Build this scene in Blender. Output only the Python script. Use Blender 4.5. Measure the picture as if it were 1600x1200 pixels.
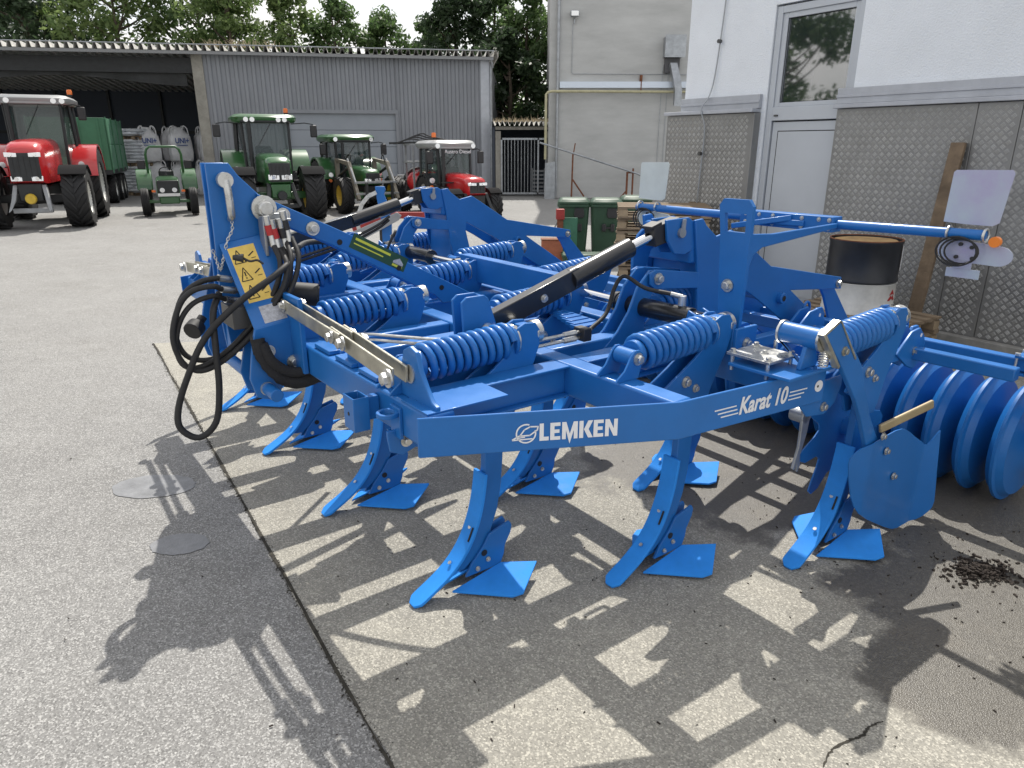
import bpy, bmesh, math, random
from mathutils import Vector, Matrix, Euler
import numpy as np
R = math.radians
for o in list(bpy.data.objects): bpy.data.objects.remove(o)
SC = bpy.context.scene
COL = SC.collection

# ------------------------------------------------------------------ camera
cam_d = bpy.data.cameras.new('camera'); cam = bpy.data.objects.new('camera', cam_d); COL.objects.link(cam)
cam.location = (0, 0, 2.0); cam.rotation_euler = (R(90) - math.atan(372 / 1100.0), 0, 0)
cam_d.sensor_width = 36; cam_d.lens = 36 * 1100 / 1600.0; cam_d.clip_end = 2000; cam_d.clip_start = .05
SC.camera = cam
SC.render.resolution_x = 1024; SC.render.resolution_y = 768

# ------------------------------------------------------------------ sky, sun, exposure
LD = Vector((-.06, -.72, -1.0)).normalized()            # the way sunlight travels
ELEV = math.asin(-LD.z); AZ = math.atan2(-LD.x, -LD.y)  # sun stands at this compass angle from +Y
W = bpy.data.worlds.new('World'); SC.world = W; W.use_nodes = True
nt = W.node_tree; nt.nodes.clear()
out = nt.nodes.new('ShaderNodeOutputWorld'); bg = nt.nodes.new('ShaderNodeBackground')
sky = nt.nodes.new('ShaderNodeTexSky'); sky.sky_type = 'NISHITA'; sky.sun_disc = False
sky.sun_elevation = ELEV; sky.sun_rotation = AZ; sky.air_density = 1.0; sky.dust_density = 2.2; sky.ozone_density = 1.0
tc = nt.nodes.new('ShaderNodeTexCoord'); mp = nt.nodes.new('ShaderNodeMapping'); mp.inputs['Scale'].default_value = (1.0, 1.0, 2.6)
nz = nt.nodes.new('ShaderNodeTexNoise'); nz.inputs['Scale'].default_value = 2.3; nz.inputs['Detail'].default_value = 9; nz.inputs['Roughness'].default_value = .58
cr = nt.nodes.new('ShaderNodeValToRGB'); cr.color_ramp.elements[0].position = .30; cr.color_ramp.elements[1].position = .56
mx = nt.nodes.new('ShaderNodeMix'); mx.data_type = 'RGBA'; mx.inputs[7].default_value = (7.1, 6.98, 6.85, 1)
nt.links.new(tc.outputs['Generated'], mp.inputs[0]); nt.links.new(mp.outputs[0], nz.inputs['Vector'])
nt.links.new(nz.outputs['Fac'], cr.inputs[0]); nt.links.new(cr.outputs[0], mx.inputs[0])
nt.links.new(sky.outputs[0], mx.inputs[6]); nt.links.new(mx.outputs[2], bg.inputs[0])
bg.inputs[1].default_value = 0.125; nt.links.new(bg.outputs[0], out.inputs[0])
sun_d = bpy.data.lights.new('sun', 'SUN'); sun = bpy.data.objects.new('sun', sun_d); COL.objects.link(sun)
sun_d.energy = 3.9; sun_d.angle = R(.53); sun_d.color = (1, .955, .88)
sun.rotation_euler = LD.to_track_quat('-Z', 'Y').to_euler(); sun.location = (0, 20, 30)
SC.view_settings.view_transform = 'Standard'; SC.view_settings.look = 'None'
SC.view_settings.exposure = 0.42; SC.view_settings.gamma = 1; SC.view_settings.use_curve_mapping = False

# ------------------------------------------------------------------ materials
MATS = {}
def M(name, col, rough=.5, metal=0., var=0., vscale=6., bump=0., bscale=60., coat=0., spec=.5, stretch=None, rvar=0., var2=None):
    m = bpy.data.materials.new(name); m.use_nodes = True; MATS[name] = m
    t = m.node_tree; b = t.nodes['Principled BSDF']
    c = (*col, 1)
    b.inputs['Base Color'].default_value = c; b.inputs['Roughness'].default_value = rough
    b.inputs['Metallic'].default_value = metal; b.inputs['Coat Weight'].default_value = coat; b.inputs['Coat Roughness'].default_value = .12
    b.inputs['Specular IOR Level'].default_value = spec
    if var or bump or rvar:
        tc = t.nodes.new('ShaderNodeTexCoord'); vec = tc.outputs['Object']
        if stretch:
            mp = t.nodes.new('ShaderNodeMapping'); mp.inputs['Scale'].default_value = stretch
            t.links.new(vec, mp.inputs[0]); vec = mp.outputs[0]
    if var or rvar:
        n = t.nodes.new('ShaderNodeTexNoise'); n.inputs['Scale'].default_value = vscale; n.inputs['Detail'].default_value = 7; n.inputs['Roughness'].default_value = .65
        t.links.new(vec, n.inputs['Vector'])
    if var:
        mx = t.nodes.new('ShaderNodeMix'); mx.data_type = 'RGBA'
        mr = t.nodes.new('ShaderNodeMapRange'); mr.inputs[1].default_value = .3; mr.inputs[2].default_value = .7
        t.links.new(n.outputs['Fac'], mr.inputs[0]); t.links.new(mr.outputs[0], mx.inputs[0])
        d = var2 or tuple(max(0, x * (1 - var)) for x in col)
        mx.inputs[6].default_value = (*d, 1); mx.inputs[7].default_value = (*[min(1, x * (1 + var * .6)) for x in col], 1)
        t.links.new(mx.outputs[2], b.inputs['Base Color'])
    if rvar:
        mr = t.nodes.new('ShaderNodeMapRange'); mr.inputs[1].default_value = .3; mr.inputs[2].default_value = .7
        mr.inputs[3].default_value = max(.02, rough - rvar); mr.inputs[4].default_value = min(1, rough + rvar)
        t.links.new(n.outputs['Fac'], mr.inputs[0]); t.links.new(mr.outputs[0], b.inputs['Roughness'])
    if bump:
        n2 = t.nodes.new('ShaderNodeTexNoise'); n2.inputs['Scale'].default_value = bscale; n2.inputs['Detail'].default_value = 4
        t.links.new(vec, n2.inputs['Vector'])
        bp = t.nodes.new('ShaderNodeBump'); bp.inputs['Strength'].default_value = bump; bp.inputs['Distance'].default_value = .01
        t.links.new(n2.outputs['Fac'], bp.inputs['Height']); t.links.new(bp.outputs[0], b.inputs['Normal'])
    return m
M('blue', (.014, .142, .445), .40, 0, var=.12, vscale=3, coat=.12, spec=.38, rvar=.08, bump=.03, bscale=90)
M('blue_lit', (.032, .27, .80), .58, 0, var=.16, vscale=5, spec=.16, rvar=.12, bump=.06, bscale=70)  # wing and point blue raised above frame blue: light falling on them painted in
M('zinc', (.62, .62, .60), .34, .9, var=.25, vscale=18, rvar=.12)
M('zinc_yellow', (.50, .48, .40), .36, .85, var=.25, vscale=14, rvar=.1)
M('chrome', (.80, .80, .80), .12, 1.)
M('steel_dark', (.10, .10, .10), .45, .6)
M('black_paint', (.012, .012, .013), .28, 0, coat=.5)
M('black_rubber', (.018, .018, .019), .62, 0, var=.3, vscale=30)
M('black_plastic', (.022, .022, .024), .5)
M('sleeve', (.016, .016, .018), .85, bump=.6, bscale=160)
M('decal_white', (.78, .79, .82), .4); M('decal_yellow', (.80, .56, .12), .45, var=.12, vscale=20)
M('decal_green', (.02, .07, .035), .4); M('decal_lime', (.62, .62, .06), .45); M('decal_grey', (.45, .46, .5), .5, var=.4, vscale=60)
M('red_decal', (.42, .02, .02), .45)
M('orange', (.80, .22, .02), .3)
M('red_plastic', (.45, .03, .03), .4)
M('white_film', (.36, .44, .50), .25, 0, var=.2, vscale=5, coat=.5, var2=(.36, .34, .52))
M('white_back', (.62, .66, .62), .45, var=.1)
M('wood', (.24, .18, .12), .8, var=.45, vscale=5, stretch=(1, 6, 6), bump=.3, bscale=30)
M('wood_old', (.20, .145, .095), .85, var=.5, vscale=4, bump=.4, bscale=40)
M('wood_new', (.33, .25, .16), .8, var=.3, vscale=6, bump=.2, bscale=30)
M('lever_tan', (.36, .29, .17), .45, .2, var=.2)
M('bin_green', (.022, .062, .034), .42, var=.15, vscale=5)
M('rust', (.20, .075, .035), .8, var=.5, vscale=12, bump=.3)
M('red_paint', (.34, .035, .03), .5, var=.3, vscale=10)
M('orange_brown', (.36, .12, .06), .7, var=.3, vscale=8)
M('green_old', (.045, .16, .10), .5, var=.3, vscale=8)
M('drum_black', (.018, .021, .028), .4, var=.3, vscale=9); M('drum_white', (.66, .66, .63), .45, var=.2, vscale=6)
M('cardboard', (.42, .27, .12), .8, var=.4, vscale=9)
M('wall_white', (.80, .835, .875), .9, var=.06, vscale=1.4, bump=.9, bscale=55)
M('door_metal', (.50, .53, .57), .45, .25, var=.05, vscale=2); M('trim_metal', (.44, .46, .50), .42, .3, var=.12, vscale=5)
M('gasket', (.01, .01, .01), .6)
M('checker', (.255, .255, .25), .42, .5, var=.22, vscale=2.2, rvar=.1); M('checker_bar', (.47, .47, .46), .36, .6, var=.2, vscale=3)
M('base_stone', (.25, .245, .23), .9, var=.3, vscale=6, bump=.4)
M('concrete_wall', (.485, .49, .48), .9, var=.16, vscale=.9, bump=.35, bscale=9, stretch=(.6, .6, 2.2))
M('flashing', (.60, .66, .74), .35, .4); M('pipe_cream', (.46, .43, .27), .5, var=.2); M('galv', (.38, .40, .42), .4, .6, var=.25, vscale=6)
M('hall_sheet', (.252, .264, .288), .55, .2, var=.12, vscale=.7); M('hall_frame', (.30, .285, .25), .8, var=.3, vscale=3)
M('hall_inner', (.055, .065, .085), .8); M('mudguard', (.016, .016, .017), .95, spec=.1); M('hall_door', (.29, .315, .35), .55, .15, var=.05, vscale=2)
M('roof_fibre', (.62, .61, .58), .85, var=.3, vscale=3, bump=.4); M('gutter', (.24, .245, .25), .5, .4)
M('dry_grass', (.46, .38, .26), .9, var=.3, vscale=20)
M('sack', (.74, .77, .80), .5, var=.12, vscale=7, bump=.25, bscale=25); M('bigbag', (.74, .74, .75), .75, var=.15, vscale=5, bump=.3, bscale=20)
M('sack_print', (.05, .10, .30), .6)
M('tyre', (.015, .015, .016), .7, var=.4, vscale=5, bump=.2, bscale=40)
M('rim_grey', (.55, .55, .52), .45, .3); M('rim_yellow', (.62, .42, .04), .45, var=.2, vscale=8)
M('tr_red', (.50, .018, .022), .25, 0, coat=.7, var=.1, vscale=3); M('tr_green', (.030, .115, .035), .28, coat=.6, var=.15, vscale=4)
M('tr_dark', (.022, .024, .026), .55, var=.4, vscale=6); M('tr_grey', (.30, .31, .32), .5, .2, var=.2, vscale=6)
M('roof_grey', (.30, .31, .315), .4, coat=.3); M('roof_red', (.4, .02, .02), .35)
M('lamp', (.80, .81, .82), .12, .5, coat=.8); M('amber', (.75, .16, .015), .25, coat=.4); M('plate', (.75, .75, .74), .4)
M('trailer_green', (.045, .16, .085), .5, var=.2, vscale=2); M('trailer_light', (.10, .26, .16), .5, var=.25, vscale=2)
M('loader_grey', (.20, .18, .145), .6, var=.35, vscale=6)
M('bark', (.09, .07, .05), .9, var=.5, vscale=8, bump=.8, bscale=14)
M('soil', (.030, .022, .017), .95, var=.5, vscale=40); M('joint_dark', (.040, .036, .027), .95, var=.6, vscale=18)
M('patch', (.21, .215, .225), .42, var=.3, vscale=9, bump=.3, bscale=120)
M('dark_plate', (.10, .10, .105), .5, .4)
def glass(name, col, alpha, rough=.03):
    m = M(name, col, rough); b = m.node_tree.nodes['Principled BSDF']; b.inputs['Alpha'].default_value = alpha; b.inputs['Coat Weight'].default_value = 1.0
    b.inputs['Coat Roughness'].default_value = .02; return m
glass('cab_glass', (.045, .075, .075), .55); glass('window_glass', (.03, .04, .045), .72).node_tree.nodes['Principled BSDF'].inputs['IOR'].default_value = 4.0
def leafmat(name, c0, c1):
    m = bpy.data.materials.new(name); m.use_nodes = True; MATS[name] = m; t = m.node_tree; b = t.nodes['Principled BSDF']
    g = t.nodes.new('ShaderNodeNewGeometry'); r = t.nodes.new('ShaderNodeValToRGB')
    r.color_ramp.elements[0].color = (*c0, 1); r.color_ramp.elements[1].color = (*c1, 1)
    t.links.new(g.outputs['Random Per Island'], r.inputs[0]); t.links.new(r.outputs[0], b.inputs['Base Color'])
    b.inputs['Roughness'].default_value = .5
    tr = t.nodes.new('ShaderNodeBsdfTranslucent'); t.links.new(r.outputs[0], tr.inputs[0])
    a = t.nodes.new('ShaderNodeMixShader'); a.inputs[0].default_value = .56
    o = t.nodes['Material Output']; t.links.new(b.outputs[0], a.inputs[1]); t.links.new(tr.outputs[0], a.inputs[2]); t.links.new(a.outputs[0], o.inputs[0])
leafmat('leaf_mid', (.060, .115, .036), (.135, .205, .075)); leafmat('leaf_light', (.090, .150, .045), (.190, .255, .090)); leafmat('leaf_dark', (.030, .056, .026), (.065, .105, .048))

# ------------------------------------------------------------------ mesh helpers
def ortho(d):
    d = Vector(d).normalized(); a = Vector((0, 0, 1)) if abs(d.z) < .95 else Vector((1, 0, 0))
    u = a.cross(d).normalized(); return u, d.cross(u).normalized(), d
def smooth_path(pts, n=6):
    P = [Vector(p) for p in pts]; P = [P[0] * 2 - P[1]] + P + [P[-1] * 2 - P[-2]]; o = []
    for i in range(1, len(P) - 2):
        for k in range(n):
            t = k / n; a, b, c, d = P[i - 1:i + 3]
            o.append(.5 * ((2 * b) + (c - a) * t + (2 * a - 5 * b + 4 * c - d) * t * t + (3 * b - a - 3 * c + d) * t ** 3))
    o.append(P[-2]); return o
class MB:
    def __init__(s): s.v = []; s.f = []
    def add(s, v, f):
        k = len(s.v); s.v += [tuple(x) for x in v]; s.f += [tuple(i + k for i in q) for q in f]; return s
    def box(s, c, d, rot=None):
        c = Vector(c); h = Vector(d) / 2; v = []
        for x in (-1, 1):
            for y in (-1, 1):
                for z in (-1, 1):
                    p = Vector((x * h.x, y * h.y, z * h.z)); p = rot @ p if rot else p; v.append(c + p)
        return s.add(v, [(0, 1, 3, 2), (4, 6, 7, 5), (0, 4, 5, 1), (2, 3, 7, 6), (0, 2, 6, 4), (1, 5, 7, 3)])
    def bx(s, x0, x1, y0, y1, z0, z1): return s.box(((x0 + x1) / 2, (y0 + y1) / 2, (z0 + z1) / 2), (x1 - x0, y1 - y0, z1 - z0))
    def beam(s, p0, p1, w, h, up=(0, 0, 1)):
        p0 = Vector(p0); p1 = Vector(p1); d = (p1 - p0).normalized(); up = Vector(up); a = up.cross(d)
        if a.length < 1e-4: a = Vector((1, 0, 0)).cross(d)
        a.normalize(); b = d.cross(a); v = []
        for p in (p0, p1):
            for i, j in ((-1, -1), (1, -1), (1, 1), (-1, 1)): v.append(p + a * (i * w / 2) + b * (j * h / 2))
        return s.add(v, [(0, 1, 2, 3), (7, 6, 5, 4), (0, 4, 5, 1), (1, 5, 6, 2), (2, 6, 7, 3), (3, 7, 4, 0)])
    def prism(s, poly, plane, a, b):
        f = {'xz': lambda p, t: (p[0], t, p[1]), 'xy': lambda p, t: (p[0], p[1], t), 'yz': lambda p, t: (t, p[0], p[1])}[plane]
        n = len(poly); v = [f(p, a) for p in poly] + [f(p, b) for p in poly]
        return s.add(v, [tuple(range(n)), tuple(range(2 * n - 1, n - 1, -1))] + [(i, i + n, (i + 1) % n + n, (i + 1) % n) for i in range(n)])
    def cyl(s, p0, p1, r, r2=None, n=16, cap=True):
        p0 = Vector(p0); p1 = Vector(p1); r2 = r if r2 is None else r2; u, w, d = ortho(p1 - p0); v = []
        for p, q in ((p0, r), (p1, r2)):
            for i in range(n): a = 2 * math.pi * i / n; v.append(p + (u * math.cos(a) + w * math.sin(a)) * q)
        f = [(i, (i + 1) % n, (i + 1) % n + n, i + n) for i in range(n)]
        if cap: f += [tuple(range(n - 1, -1, -1)), tuple(range(n, 2 * n))]
        return s.add(v, f)
    def tube(s, pts, r, n=8, closed=False, sm=0):
        P = smooth_path(pts, sm) if sm else [Vector(p) for p in pts]; N = len(P); v = []; prev = None
        rr = r if callable(r) else (lambda t: r)
        for i, p in enumerate(P):
            d = (P[(i + 1) % N] - P[i - 1]) if closed or 0 < i < N - 1 else (P[1] - P[0] if i == 0 else P[-1] - P[-2])
            d.normalize()
            if prev is None: u, w, _ = ortho(d)
            else:
                u = prev - d * prev.dot(d)
                u = u.normalized() if u.length > 1e-5 else ortho(d)[0]
                w = d.cross(u)
            prev = u; q = rr(i / max(1, N - 1))
            for k in range(n): a = 2 * math.pi * k / n; v.append(p + (u * math.cos(a) + w * math.sin(a)) * q)
        f = []
        for i in range(N if closed else N - 1):
            j = (i + 1) % N
            for k in range(n): f.append((i * n + k, i * n + (k + 1) % n, j * n + (k + 1) % n, j * n + k))
        if not closed: f += [tuple(range(n - 1, -1, -1)), tuple(range((N - 1) * n, N * n))]
        return s.add(v, f)
    def lathe(s, prof, c, ax, n=24, closed=False):
        c = Vector(c); u, w, d = ortho(ax); v = []; m = len(prof)
        for i in range(n):
            a = 2 * math.pi * i / n; e = u * math.cos(a) + w * math.sin(a)
            for r, h in prof: v.append(c + e * r + d * h)
        f = []
        for i in range(n):
            j = (i + 1) % n
            for k in range(m if closed else m - 1):
                q = (k + 1) % m; f.append((i * m + k, i * m + q, j * m + q, j * m + k))
        return s.add(v, f)
    def loft(s, rings, cap=True):
        n = len(rings[0]); v = [p for r in rings for p in r]; f = []
        for i in range(len(rings) - 1):
            for k in range(n): f.append((i * n + k, i * n + (k + 1) % n, (i + 1) * n + (k + 1) % n, (i + 1) * n + k))
        if cap: f += [tuple(range(n - 1, -1, -1)), tuple(range((len(rings) - 1) * n, len(rings) * n))]
        return s.add(v, f)
    def build(s, name, mat, parent=None, bevel=0., smooth=38, fix=True):
        me = bpy.data.meshes.new(name); me.from_pydata([tuple(p) for p in s.v], [], s.f)
        if fix:
            b = bmesh.new(); b.from_mesh(me); bmesh.ops.recalc_face_normals(b, faces=b.faces); b.to_mesh(me); b.free()
        if smooth: me.shade_smooth(); me.set_sharp_from_angle(angle=R(smooth))
        me.materials.append(MATS[mat]); o = bpy.data.objects.new(name, me); COL.objects.link(o); o.parent = parent
        if bevel:
            m = o.modifiers.new('bevel', 'BEVEL'); m.width = bevel; m.segments = 2; m.limit_method = 'ANGLE'; m.angle_limit = R(35); m.harden_normals = False
        return o
def tag(o, label, cat, group=None):
    o['label'] = label; o['category'] = cat
    if group: o['group'] = group
    return o
def thing(name, label, cat, loc=(0, 0, 0), rz=0., group=None):
    o = bpy.data.objects.new(name, None); COL.objects.link(o); o.location = loc; o.rotation_euler = (0, 0, rz); o.empty_display_size = .1
    return tag(o, label, cat, group)
def struct(o): o['kind'] = 'structure'; return o
def stuff(o): o['kind'] = 'stuff'; return o
def copy_tree(o, parent=None):
    kids = list(o.children)
    c = o.copy(); COL.objects.link(c); c.parent = parent
    for k in kids: copy_tree(k, c)
    return c
def inst(me_obj, loc, rot=(0, 0, 0), scale=(1, 1, 1), parent=None):
    c = me_obj.copy(); COL.objects.link(c); c.parent = parent; c.location = loc; c.rotation_euler = rot; c.scale = scale; return c
def text(body, size, mw, mat, parent, name='lettering', ext=.001, shear=0., bold=0.):
    cu = bpy.data.curves.new(name, 'FONT'); cu.body = body; cu.size = size; cu.extrude = ext; cu.shear = shear; cu.align_x = 'LEFT'; cu.offset = bold
    t = bpy.data.objects.new(name + '_tmp', cu); COL.objects.link(t)
    dg = bpy.context.evaluated_depsgraph_get(); me = bpy.data.meshes.new_from_object(t.evaluated_get(dg)); bpy.data.objects.remove(t)
    me.materials.clear(); me.materials.append(MATS[mat]); me.transform(mw); o = bpy.data.objects.new(name, me); COL.objects.link(o); o.parent = parent
    return o
BOLT = {}
def bolt(parent, p, d, r=.014, name='bolt', mat='zinc'):
    key = (round(r, 4), mat)
    if key not in BOLT:
        m = MB(); m.cyl((0, 0, 0), (0, 0, r * .28), r * 1.45, n=16); m.cyl((0, 0, r * .28), (0, 0, r * 1.15), r, n=6); m.cyl((0, 0, r * 1.15), (0, 0, r * 1.28), r * .85, r * .7, n=12)
        o = m.build(name, mat, None, smooth=30); BOLT[key] = o.data; bpy.data.objects.remove(o)
    o = bpy.data.objects.new(name, BOLT[key]); COL.objects.link(o); o.parent = parent; o.location = p
    o.rotation_euler = Vector(d).to_track_quat('Z', 'Y').to_euler(); return o
# ------------------------------------------------------------------ ground
def ground_mat(name, base, dark, light, wet=False, speck=.5):
    m = bpy.data.materials.new(name); m.use_nodes = True; MATS[name] = m; t = m.node_tree; b = t.nodes['Principled BSDF']; L = t.links.new
    tc = t.nodes.new('ShaderNodeTexCoord')
    def noise(sc, det=6, rough=.6, dist=0):
        n = t.nodes.new('ShaderNodeTexNoise'); n.inputs['Scale'].default_value = sc; n.inputs['Detail'].default_value = det; n.inputs['Roughness'].default_value = rough
        n.inputs['Distortion'].default_value = dist; L(tc.outputs['Object'], n.inputs['Vector']); return n.outputs['Fac']
    def rng(s, a, c, lo=0, hi=1):
        r = t.nodes.new('ShaderNodeMapRange'); r.inputs[1].default_value = a; r.inputs[2].default_value = c; r.inputs[3].default_value = lo; r.inputs[4].default_value = hi; L(s, r.inputs[0]); return r.outputs[0]
    def mix(f, A, B, mode='MIX'):
        x = t.nodes.new('ShaderNodeMix'); x.data_type = 'RGBA'; x.blend_type = mode
        L(f, x.inputs[0]) if not isinstance(f, float) else setattr(x.inputs[0], 'default_value', f)
        for k, q in ((6, A), (7, B)):
            if isinstance(q, tuple): x.inputs[k].default_value = (*q, 1)
            else: L(q, x.inputs[k])
        return x.outputs[2]
    def math_(op, a, c):
        x = t.nodes.new('ShaderNodeMath'); x.operation = op; x.use_clamp = True
        for k, q in ((0, a), (1, c)):
            if isinstance(q, (int, float)): x.inputs[k].default_value = q
            else: L(q, x.inputs[k])
        return x.outputs[0]
    c = mix(rng(noise(.35, 5), .35, .65), dark, base); c = mix(math_('MULTIPLY', rng(noise(.9, 7, .68, .3), .50, .66), .45), c, tuple(x * q for x, q in zip(dark, (.80, .78, .74))))
    c = mix(rng(noise(2.2, 8, .7), .48, .72), c, light)
    n3 = noise(9, 8, .72); c = mix(math_('MULTIPLY', rng(n3, .52, .68), .35), c, tuple(x * .62 for x in dark))
    v = t.nodes.new('ShaderNodeTexVoronoi'); v.inputs['Scale'].default_value = 165; L(tc.outputs['Object'], v.inputs['Vector'])
    sp = t.nodes.new('ShaderNodeSeparateColor'); L(v.outputs['Color'], sp.inputs[0])
    c = mix(math_('MULTIPLY', rng(sp.outputs[0], .55, 1.), speck), c, tuple(min(1, x * 2.1) for x in light))
    c = mix(math_('MULTIPLY', rng(sp.outputs[1], .55, 1.), speck), c, tuple(x * .40 for x in dark))
    fine = noise(260, 3); c = mix(math_('MULTIPLY', rng(fine, .5, .75), .35), c, tuple(x * .5 for x in dark))
    rough = None
    if wet:   # oil and water stains: stand round the rear of the machine, with shapes of their own
        sx = t.nodes.new('ShaderNodeSeparateXYZ'); L(tc.outputs['Object'], sx.inputs[0])
        # distance from a few stain centres, broken up by noise
        tot = None
        for (cx, cy, rad) in ((2.8, 3.9, 1.7), (3.6, 4.6, 1.8), (2.2, 2.75, .8), (1.5, 4.4, 1.3), (1.75, 2.3, .42), (2.9, 2.6, .9)):
            ds = t.nodes.new('ShaderNodeVectorMath'); ds.operation = 'DISTANCE'; L(tc.outputs['Object'], ds.inputs[0]); ds.inputs[1].default_value = (cx, cy, 0)
            k = rng(ds.outputs['Value'], rad * 1.25, rad * .3); tot = k if tot is None else math_('MAXIMUM', tot, k)
        nn = noise(2.1, 12, .66, .25); f = math_('ADD', math_('MULTIPLY', tot, .55), math_('MULTIPLY', nn, .9)); f = rng(f, .67, .77)
        sparkle = noise(45, 5, .7); f2 = math_('MULTIPLY', f, rng(sparkle, .2, .55, .72, 1.0))
        c = mix(math_('MULTIPLY', f2, .86), c, (.062, .055, .045)); rough = rng(f2, 0, 1, .88, .42)
        nb = noise(1.1, 6, .6); c = mix(math_('MULTIPLY', math_('MULTIPLY', rng(nb, .5, .7), tot), .3), c, (.16, .12, .075))
    L(c, b.inputs['Base Color'])
    if rough is not None: L(rough, b.inputs['Roughness'])
    else: b.inputs['Roughness'].default_value = .88
    h = t.nodes.new('ShaderNodeBump'); h.inputs['Strength'].default_value = .55; h.inputs['Distance'].default_value = .006
    L(math_('ADD', math_('MULTIPLY', v.outputs['Distance'], .6), math_('MULTIPLY', n3, .6)), h.inputs['Height']); L(h.outputs[0], b.inputs['Normal'])
ground_mat('asphalt', (.238, .235, .228), (.196, .193, .187), (.262, .259, .250), speck=.66)
ground_mat('slab', (.300, .287, .250), (.236, .226, .199), (.345, .328, .281), wet=True, speck=.48)

g = MB(); g.add([(-260, -60, 0), (260, -60, 0), (260, 420, 0), (-260, 420, 0)], [(0, 1, 2, 3)])
struct(g.build('ground', 'asphalt', smooth=0, fix=False))
JD = Vector((.534, -.845, 0)); J0 = Vector((-3.83, 7.26, 0))     # the joint between asphalt and slab runs along the building
rnd = random.Random(5)
edge = []
for i in range(121):
    t = i / 120 * 12.5; p = J0 + JD * t; w = .012 * math.sin(t * 3.1) + rnd.uniform(-.006, .006); edge.append((p.x + w * .845, p.y + w * .534, .004))
far = [(-3.83 + 10.5, 7.26 + 1.6, .004), (8, 9.3, .004), (14, -3, .004)]
sl = MB(); sl.add(edge + far[::-1], [tuple(range(len(edge) + 3))])
struct(sl.build('concrete_slab', 'slab', smooth=0, fix=True))
jb = MB()                                                        # dirt and moss standing in the joint
for i in range(2600):
    t = rnd.random() ** .7 * 11.5; t = 11.5 - t if rnd.random() < .5 else t; p = J0 + JD * t; o_ = rnd.gauss(0, .010); s_ = rnd.uniform(.002, .009)
    p = p + Vector((.845, .534, 0)) * o_
    v = [(p.x + rnd.uniform(-s_, s_), p.y + rnd.uniform(-s_, s_), .003) for _ in range(4)] + [(p.x, p.y, .004 + s_ * .6)]
    jb.add(v, [(0, 1, 4), (1, 2, 4), (2, 3, 4), (3, 0, 4)])
strip = [];
for i in range(161):
    t = i / 160 * 12.0; p = J0 + JD * t; a = .004 + .003 * math.sin(t * 5.7) + rnd.uniform(0, .005); b_ = .004 + .003 * math.sin(t * 3.9) + rnd.uniform(0, .005)
    strip.append((Vector((p.x - .845 * a, p.y - .534 * a, .0062)), Vector((p.x + .845 * b_, p.y + .534 * b_, .0062))))
jb.add([q for s_ in strip for q in s_], [(2 * i, 2 * i + 2, 2 * i + 3, 2 * i + 1) for i in range(160)])
o = stuff(jb.build('joint_dirt', 'joint_dark', smooth=0, fix=False)); tag(o, 'dark line of dirt and moss in the joint between asphalt and slab', 'dirt')
for (cx, cy, rx, ry, nm) in ((-2.22, 3.93, .25, .16, 1), (-1.76, 3.26, .15, .105, 2)):   # two round repair patches
    pm = MB(); n = 40; pm.add([(cx + rx * math.cos(2 * math.pi * i / n) * (1 + rnd.uniform(-.04, .04)), cy + ry * math.sin(2 * math.pi * i / n) * (1 + rnd.uniform(-.04, .04)), .004) for i in range(n)], [tuple(range(n))])
    struct(pm.build('repair_patch', 'patch', smooth=0))
dm = MB()                                                        # clods and chaff swept up beside the roller
for i in range(520):
    r_ = abs(rnd.gauss(0, .085)); a = rnd.random() * 6.283; x = 2.32 + r_ * 1.4 * math.cos(a); y = 3.0 + r_ * .8 * math.sin(a); s_ = rnd.uniform(.003, .012)
    d = Vector((rnd.uniform(-1, 1), rnd.uniform(-1, 1), rnd.uniform(-.2, .5))).normalized(); p = Vector((x, y, .006 + max(0, .035 - r_ * .2) * rnd.random())); L_ = s_ * rnd.uniform(.5, 1.5)
    dm.beam(p - d * L_, p + d * L_, s_, s_ * .8)
tag(stuff(dm.build('soil_crumbs', 'soil', smooth=0, fix=False)), 'heap of dark soil crumbs on the slab beside the roller', 'soil')
sc_ = MB()                                                       # loose crumbs scattered over the slab
for i in range(420):
    x = rnd.uniform(-1.0, 3.2) if rnd.random() < .93 else rnd.uniform(-3, 0); y = rnd.uniform(1.6, 5.5); s_ = rnd.uniform(.0015, .0045)
    if rnd.random() < .3: x = rnd.gauss(2.3, .6); y = rnd.gauss(3.1, .4)
    d = Vector((rnd.uniform(-1, 1), rnd.uniform(-1, 1), 0)).normalized(); p = Vector((x, y, .006 + s_ * .3)); sc_.beam(p - d * s_ * 1.6, p + d * s_ * 1.6, s_, s_)
tag(stuff(sc_.build('loose_crumbs', 'soil', smooth=0, fix=False)), 'loose dark crumbs scattered over the ground', 'crumbs')

ck = MB(); cp_ = smooth_path([(1.055, 1.845, 0), (1.11, 1.91, 0), (1.175, 1.95, 0), (1.25, 1.98, 0), (1.30, 2.02, 0), (1.355, 2.045, 0)], 8); cs_ = []
for i, p in enumerate(cp_): w = rnd.uniform(.002, .007) * math.sin(math.pi * (i + .5) / len(cp_)) ** .4; j = rnd.uniform(-.006, .006); cs_ += [(p.x + .6 * w + j, p.y - .8 * w, .0062), (p.x - .6 * w + j, p.y + .8 * w, .0062)]
ck.add(cs_, [(2 * i, 2 * i + 2, 2 * i + 3, 2 * i + 1) for i in range(len(cp_) - 1)]); tag(stuff(ck.build('slab_crack', 'joint_dark', smooth=0, fix=False)), 'short mossy crack in the slab at the lower right', 'crack')
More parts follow.
